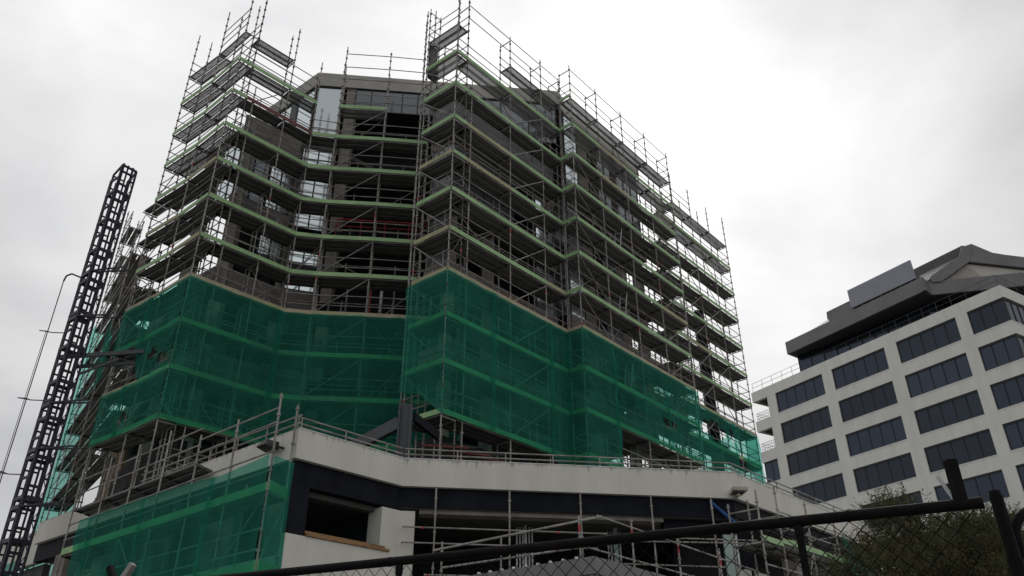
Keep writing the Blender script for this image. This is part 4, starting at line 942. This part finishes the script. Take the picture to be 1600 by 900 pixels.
MB().hexa([oz(12.4, 0.32, 33.45), oz(6.2, 0.32, 33.45), oz(6.2, 0.9, 33.45), oz(12.4, 0.9, 33.45)], [oz(12.4, 0.32, 34.5), oz(6.2, 0.32, 34.5), oz(6.2, 0.9, 34.5), oz(12.4, 0.9, 34.5)]).build('plant_box', 'roof_metal_dark', OB)
mb = MB()
for i in range(7): mb.beam(oz(6.6+0.95*i, 0.05, 33.5), oz(6.6+0.95*i, 0.05, 33.9), 0.1, 0.1); mb.beam(oz(6.6+0.95*i, 0.16, 34.2), oz(6.6+0.95*i, 1.3, 33.5), 0.08, 0.08)
mb.build('screen_bracket', 'roof_metal_dark', OB)
MB().hexa([oz(15.2, 0.3, 33.45), oz(12.4, 0.3, 33.45), oz(12.4, 3, 33.45), oz(15.2, 3, 33.45)], [oz(15.2, 0.3, 34.58), oz(12.4, 0.3, 34.6), oz(12.4, 3, 34.6), oz(15.2, 3, 34.58)]).build('plant_box', 'roof_metal', OB)
MB().beam(gp(8.6, 36.2, 0.1), gp(11.5, 35.0, 0.1), 0.15, 1.5).build('plant_screen', 'screen_panel', OB)
MB().tube(gp(7.9, 34.9, 0), gp(8.7, 36.0, 0.05), 0.04).build('screen_bracket', 'roof_metal_dark', OB)

# ------------------------------------------------------------------ gantry canopy in front of the podium
t = thing('site_canopy', (1.3, 13.6, GROUND), 'grey steel canopy with a pointed corner behind the chain link fence', 'canopy')
K = V((1.32, 13.5)); zc = 2.63; ca = V((-2.15, 1.77)).normalized(); cb = V((1.54, 1.88)).normalized()
for d, ln in ((ca, 4.2), (cb, 5.0)):
    n = V((-d.y, d.x)); n = n if n.dot(K) > 0 else -n
    mb = MB().wall(K+d*0.0, K+d*ln, zc-0.27, zc, 0.03, n)
    mb.wall(K+d*0.05+n*0.031, K+d*ln+n*0.031, zc-0.035, zc-0.004, 0.12, n).wall(K+d*0.05+n*0.031, K+d*ln+n*0.031, zc-0.268, zc-0.235, 0.12, n)
    mb.build('edge_beam', 'grey_canopy', t)
MB().prism([K+V((0, 0.25)), K+cb*5+V((0, 0.25)), K+cb*5+ca*4.2, K+ca*4.2+V((0, 0.25))], zc-0.19, zc-0.13).build('roof_sheet', 'roof_metal', t)
MB().beam((K.x, K.y+0.12, GROUND), (K.x, K.y+0.12, zc-0.275), 0.12, 0.12).build('post', 'grey_canopy', t)
for q in (K+ca*4.1, K+cb*4.9): MB().beam((q.x, q.y+0.15, GROUND), (q.x, q.y+0.15, zc-0.275), 0.12, 0.12).build('post', 'grey_canopy', t)
mb = MB()
for i in range(9): q = K+ca*(0.35+0.27*i); mb.tube(p3(q+V((0.01, 0.04)), zc), p3(q+V((0.01, 0.04)), zc+0.035), 0.03, 8)
mb.build('bolt_caps', 'white_metal', t)

# ------------------------------------------------------------------ chain link fence close to the camera
FA = V((1.585, 2.715)); FB = V((-1.13, 3.99)); fdv = (FB-FA).normalized(); FE = FA+fdv*6.5; zr = 0.70
fn_ = V((-fdv.y, fdv.x)); fn_ = fn_ if fn_.dot(FA) > 0 else -fn_
t = thing('chain_link_fence', p3(lerp(FA, FE, 0.5), GROUND), 'black chain link fence with a round top rail close to the camera', 'fence')
mb = MB().tube(p3(FA, zr), p3(FE, zr), 0.0195, 14)
mb.tube(p3(FA-fdv*0.004, zr), p3(FA+fdv*0.012, zr), 0.0203, 14)
for s in (0.42, 0.86, 1.9, 2.35, 3.4): mb.tube(p3(FA+fdv*s, zr), p3(FA+fdv*(s+0.012), zr), 0.0212, 14)
mb.build('top_rail', 'black_fence_paint', t, smooth=False)
for s in (0.60, 2.305, 4.05, 5.8):
    q = FA+fdv*s
    MB().tube(p3(q, GROUND), p3(q, zr-0.018), 0.0140, 14).tube(p3(q, zr-0.055), p3(q, zr-0.015), 0.0170, 14).build('post', 'black_fence_paint', t)
# stub of angle iron standing on the rail, with a thin pale strip beside it
q = FA+fdv*0.06
MB().beam(p3(q, zr), p3(q+V((0.001, 0)), zr+0.155), 0.034, 0.034).build('barb_arm', 'black_fence_paint', t)
MB().beam(p3(q+fdv*0.012+fn_*0.02, zr+0.01), p3(q+fdv*0.05+fn_*0.02, zr+0.11), 0.008, 0.012).build('strip', 'white_metal', t)
# V arms on the post further left
q = FA+fdv*4.05
MB().beam(p3(q, zr), p3(q+fdv*0.085, zr+0.12), 0.03, 0.03).build('barb_arm', 'black_fence_paint', t)
MB().beam(p3(q, zr), p3(q-fdv*0.085, zr+0.12), 0.03, 0.03).build('barb_arm', 'galvanised_tube', t, 'bare grey arm of the V bracket')
# woven wires
mb = MB(); dx = 0.033; h = 0.033; nrow = 34; r = 0.0016
ncol = int(6.4/ (2*dx))
def wob(s, z): return fn_*(0.006*math.sin(s*5.1+z*3)+0.004*math.sin(z*9+s))
for c in range(ncol):
    for sgn in (1,):
        pts_ = []
        for k in range(nrow):
            s = 0.03 + c*2*dx + (dx if k % 2 else 0.0); z = zr-0.02-k*h
            q = FA+fdv*s + wob(s, z) + fn_*(0.003 if k % 2 else -0.003); pts_.append(p3(q, z))
        mb.path(pts_, r, 4)
    pts_ = []
    for k in range(nrow):
        s = 0.03 + c*2*dx + (dx if k % 2 else 2*dx); z = zr-0.02-k*h
        q = FA+fdv*s + wob(s, z) + fn_*(-0.003 if k % 2 else 0.003); pts_.append(p3(q, z))
    mb.path(pts_, r, 4)
mb.build('chain_link', 'black_fence_paint', t)
# gate
t = thing('gate', (1.9, 2.9, GROUND), 'black tube gate with rounded corner at the right edge', 'gate')
MB().tube((1.752, 2.9, GROUND), (1.752, 2.9, 0.775), 0.022, 14).tube((1.752, 2.9, 0.765), (1.752, 2.9, 0.79), 0.0232, 14, 0.019).build('post', 'black_fence_paint', t)
MB().tube((1.752, 2.9, GROUND), (1.752, 2.9, 0.55), 0.026, 14).build('post_sleeve', 'black_fence_paint', t)
pts_ = [V((1.792, 2.92, GROUND+0.1)), V((1.792, 2.92, 0.62))]
for i in range(1, 9): a_ = math.pi/2*i/8; pts_.append(V((1.792+0.11*(1-math.cos(a_)), 2.92, 0.62+0.11*math.sin(a_))))
pts_.append(V((2.9, 2.95, 0.73)))
MB().path(pts_, 0.017, 12).build('frame', 'black_fence_paint', t, smooth=False)
mb = MB()
for c in range(16):
    s0 = 1.81+c*0.066
    for sg in (0, 1):
        pts_ = []
        for k in range(34): pts_.append(V((s0+(0.033 if (k+sg) % 2 else 0.0), 2.925+0.002*(k % 2), 0.68-k*0.033 - (0.06 if c == 0 else 0))))
        mb.path(pts_, 0.0016, 4)
mb.build('chain_link', 'black_fence_paint', t)

# ------------------------------------------------------------------ bushes
def bush(label, base, lobes, nleaf, size, m, seed, kind='bush'):
    random.seed(seed)
    t = thing(kind, (base[0], base[1], GROUND), label, 'bush')
    mb = MB(); zc = 0.2
    b0 = V((base[0], base[1], GROUND))
    mb.tube(b0, b0+V((0.05, 0.02, 1.3)), 0.11, 8, 0.08)
    for (x, y, z, rx, ry, rz) in lobes:
        c = V((x, y, z)); st = b0+V((0.05, 0.02, 1.2)); mid = st.lerp(c, 0.5)+V((random.uniform(-.15, .15), random.uniform(-.15, .15), -0.15))
        mb.tube(st, mid, 0.06, 6, 0.04); mb.tube(mid, c, 0.04, 6, 0.015)
        for j in range(5):
            e = c+V((random.uniform(-1, 1)*rx*.8, random.uniform(-1, 1)*ry*.8, random.uniform(-0.3, 1)*rz*.8)); mb.tube(mid.lerp(c, .6), e, 0.014, 4, 0.004)
    mb.build('trunk', 'bark', t)
    lf = MB(); tot = sum(l[3]*l[5] for l in lobes)
    for (x, y, z, rx, ry, rz) in lobes:
        n = max(4500, int(nleaf*rx*rz/tot)); twigs = n//14
        for j in range(twigs):
            while True:
                u = V((random.uniform(-1, 1), random.uniform(-1, 1), random.uniform(-1, 1)))
                if 0.25 < u.length < 1: break
            g = noise.noise(V((x+u.x*rx, y+u.y*ry, z+u.z*rz))*2.2+V((seed, 0, 0)))
            if g < -0.12: continue
            k = 1.0+0.28*g
            c = V((x+u.x*rx*k, y+u.y*ry*k, z+u.z*rz*k))
            d = (u+V((0, 0, 0.7))+V((random.gauss(0, .5), random.gauss(0, .5), random.gauss(0, .5)))).normalized()
            ln = random.uniform(0.10, 0.30)
            for l in range(14):
                p = c+d*ln*(l/14); a = V((random.gauss(0, 1), random.gauss(0, 1), random.gauss(0, 1))).normalized()
                a = (a+d*0.8).normalized(); w = a.cross(V((random.gauss(0, 1), random.gauss(0, 1), random.gauss(0, 1)))).normalized()
                s = size*random.uniform(0.6, 1.3)
                i = len(lf.v); lf.v += [p, p+a*s*0.5+w*s*0.13, p+a*s, p+a*s*0.5-w*s*0.13]; lf.f.append((i, i+1, i+2, i+3))
    lf.build('foliage', m, t)
bush('olive brown bush behind the fence, its ragged top below the office windows', (4.9, 10.2), [
    (5.15, 10.2, 1.9, 0.82, 0.7, 0.78), (4.4, 10.0, 1.6, 0.55, 0.6, 0.52), (4.0, 9.9, 1.35, 0.45, 0.5, 0.45), (5.1, 10.2, 2.58, 0.32, 0.3, 0.2), (4.78, 10.1, 2.42, 0.3, 0.3, 0.24), (5.8, 10.2, 1.9, 0.6, 0.6, 0.66),
    (4.9, 9.8, 1.0, 1.4, 0.9, 0.95), (4.6, 9.7, 1.35, 1.0, 0.8, 0.6), (5.6, 9.8, 1.3, 0.9, 0.8, 0.7)], 260000, 0.042, 'olive_leaves', 11)
bush('greener bush between the fence and the gate post at the right edge', (6.4, 11.0), [
    (6.2, 11.0, 2.15, 0.55, 0.6, 0.5), (6.75, 11.1, 2.2, 0.5, 0.5, 0.45), (6.3, 10.8, 1.5, 0.8, 0.8, 0.7), (7.0, 11, 1.6, 0.7, 0.7, 0.7), (6.3, 10.7, 0.8, 1.0, 0.8, 0.8)], 130000, 0.042, 'green_leaves', 12)

# ------------------------------------------------------------------ ground, road and sky
structure(MB().quad((-3000, -3000, GROUND-0.15), (3000, -3000, GROUND-0.15), (3000, 3000, GROUND-0.15), (-3000, 3000, GROUND-0.15)).build('ground', 'asphalt'))
def strip(c0, c1, w0, w1, z): # strip along the fence direction
    o = -fdv; n = -fn_
    a = V((0, 0))+n*w0; b = V((0, 0))+n*w1
    return [p3(a-o*80, z), p3(a+o*80, z), p3(b+o*80, z), p3(b-o*80, z)]
q = strip(0, 0, -2.9, 2.5, 0)
structure(MB().hexa([V((p.x, p.y, GROUND-0.149)) for p in q], [V((p.x, p.y, GROUND-0.004)) for p in q]).build('pavement', 'footpath_concrete'))
q = strip(0, 0, 2.52, 2.67, 0)
structure(MB().hexa([V((p.x, p.y, GROUND-0.149)) for p in q], [V((p.x, p.y, GROUND)) for p in q]).build('kerb', 'kerb_stone'))
mb = MB()
for i in range(-12, 12):
    c_ = -fn_*6.5 + fdv*(i*6.0); e_ = fdv*1.5; w_ = fn_*0.06
    mb.quad(p3(c_-e_-w_, GROUND-0.146), p3(c_+e_-w_, GROUND-0.146), p3(c_+e_+w_, GROUND-0.146), p3(c_-e_+w_, GROUND-0.146))
structure(mb.build('road_marking', 'lane_paint'))
structure(MB().prism([(-40, 6), (60, 6), (60, 90), (-40, 90)], GROUND-0.149, GROUND-0.001).build('site_ground', 'footpath_concrete'))

sc = bpy.context.scene
w = bpy.data.worlds.new('World'); sc.world = w; w.use_nodes = True
nt = w.node_tree; L = nt.links.new; bg = nt.nodes['Background']; out = nt.nodes['World Output']
SUN_EL, SUN_AZ = 39.0, 17.0                       # azimuth to the right of the view axis (+Y)
sky = nt.nodes.new('ShaderNodeTexSky'); sky.sky_type = 'NISHITA'; sky.sun_disc = False
sky.sun_elevation = math.radians(SUN_EL); sky.sun_rotation = math.radians(SUN_AZ)
bg.inputs['Strength'].default_value = 0.06
L(sky.outputs[0], bg.inputs['Color'])
# overcast layer: grey clouds, brighter where the sun is hidden
tc = nt.nodes.new('ShaderNodeTexCoord'); mp = nt.nodes.new('ShaderNodeMapping'); mp.inputs['Scale'].default_value = (1, 1, 1.7)
mp.inputs['Location'].default_value = (0.35, 0.1, 0.0)
n1 = nt.nodes.new('ShaderNodeTexNoise'); n1.inputs['Scale'].default_value = 2.6; n1.inputs['Detail'].default_value = 6; n1.inputs['Roughness'].default_value = 0.5; n1.inputs['Distortion'].default_value = 0.35
L(tc.outputs['Generated'], mp.inputs['Vector']); L(mp.outputs['Vector'], n1.inputs['Vector'])
r1 = nt.nodes.new('ShaderNodeValToRGB'); e = r1.color_ramp.elements
e[0].position = 0.33; e[0].color = (0.62, 0.622, 0.632, 1); e[1].position = 0.70; e[1].color = (0.93, 0.925, 0.92, 1)
L(n1.outputs['Fac'], r1.inputs['Fac'])
sd = V((math.sin(math.radians(SUN_AZ))*math.cos(math.radians(SUN_EL)), math.cos(math.radians(SUN_AZ))*math.cos(math.radians(SUN_EL)), math.sin(math.radians(SUN_EL))))
def glow(vec, lo, hi, amt):
    dp = nt.nodes.new('ShaderNodeVectorMath'); dp.operation = 'DOT_PRODUCT'; dp.inputs[1].default_value = vec
    L(tc.outputs['Generated'], dp.inputs[0])
    mr = nt.nodes.new('ShaderNodeMapRange'); mr.interpolation_type = 'SMOOTHSTEP'
    mr.inputs['From Min'].default_value = lo; mr.inputs['From Max'].default_value = hi; mr.inputs['To Max'].default_value = amt
    L(dp.outputs['Value'], mr.inputs['Value']); return mr
def madd(a, b):
    m = nt.nodes.new('ShaderNodeMath'); m.operation = 'ADD'; L(a, m.inputs[0])
    if hasattr(b, 'is_output') or not isinstance(b, float): L(b, m.inputs[1])
    else: m.inputs[1].default_value = b
    return m.outputs[0]
g = madd(madd(glow(sd, 0.925, 1.0, 0.36).outputs['Result'], glow(V((-0.28, 0.63, 0.72)).normalized(), 0.80, 1.0, 0.34).outputs['Result']), glow(V((-0.55, 0.78, 0.30)).normalized(), 0.85, 1.0, -0.20).outputs['Result'])
n2 = nt.nodes.new('ShaderNodeTexNoise'); n2.inputs['Scale'].default_value = 7; n2.inputs['Detail'].default_value = 5
L(mp.outputs['Vector'], n2.inputs['Vector'])
mr2 = nt.nodes.new('ShaderNodeMapRange'); mr2.inputs['From Min'].default_value = 0.3; mr2.inputs['From Max'].default_value = 0.7; mr2.inputs['To Min'].default_value = -0.05; mr2.inputs['To Max'].default_value = 0.05
L(n2.outputs['Fac'], mr2.inputs['Value'])
g = madd(g, mr2.outputs['Result']); g = madd(g, 0.925)
vm = nt.nodes.new('ShaderNodeVectorMath'); vm.operation = 'SCALE'; L(r1.outputs['Color'], vm.inputs[0]); L(g, vm.inputs['Scale'])
bg2 = nt.nodes.new('ShaderNodeBackground'); L(vm.outputs[0], bg2.inputs['Color']); bg2.inputs['Strength'].default_value = 1.0
mx = nt.nodes.new('ShaderNodeMixShader'); mx.inputs[0].default_value = 0.93
L(bg.outputs[0], mx.inputs[1]); L(bg2.outputs[0], mx.inputs[2]); L(mx.outputs[0], out.inputs['Surface'])

sl_ = bpy.data.lights.new('sun', 'SUN'); sl_.energy = 0.5; sl_.angle = math.radians(25); sl_.color = (1.0, 0.97, 0.92)
so = bpy.data.objects.new('sun', sl_); C.objects.link(so)
so.rotation_euler = (-sd).to_track_quat('-Z', 'Y').to_euler(); so.location = sd*200

cam = bpy.data.cameras.new('camera'); co = bpy.data.objects.new('camera', cam); C.objects.link(co)
cam.sensor_fit = 'HORIZONTAL'; cam.sensor_width = 36.0; cam.lens = 36.0*1252.15/1600; cam.clip_start = 0.1; cam.clip_end = 8000
co.rotation_mode = 'XYZ'
from mathutils import Matrix
p_, r_ = math.radians(29.5206), math.radians(-0.1169)
rt = V((1, 0, 0)); fw = V((0, math.cos(p_), math.sin(p_))); up = V((0, -math.sin(p_), math.cos(p_)))
A_ = rt*math.cos(r_)+up*math.sin(r_); B_ = -rt*math.sin(r_)+up*math.cos(r_)
M = Matrix((A_, B_, -fw)).transposed().to_4x4(); co.matrix_world = M
sc.camera = co
sc.view_settings.view_transform = 'Standard'; sc.view_settings.look = 'None'; sc.view_settings.exposure = 0.0; sc.view_settings.gamma = 1.0
sc.view_settings.use_curve_mapping = False
sc.render.engine = 'CYCLES'
sc.cycles.max_bounces = 8; sc.cycles.diffuse_bounces = 4; sc.cycles.transparent_max_bounces = 20; sc.cycles.glossy_bounces = 3
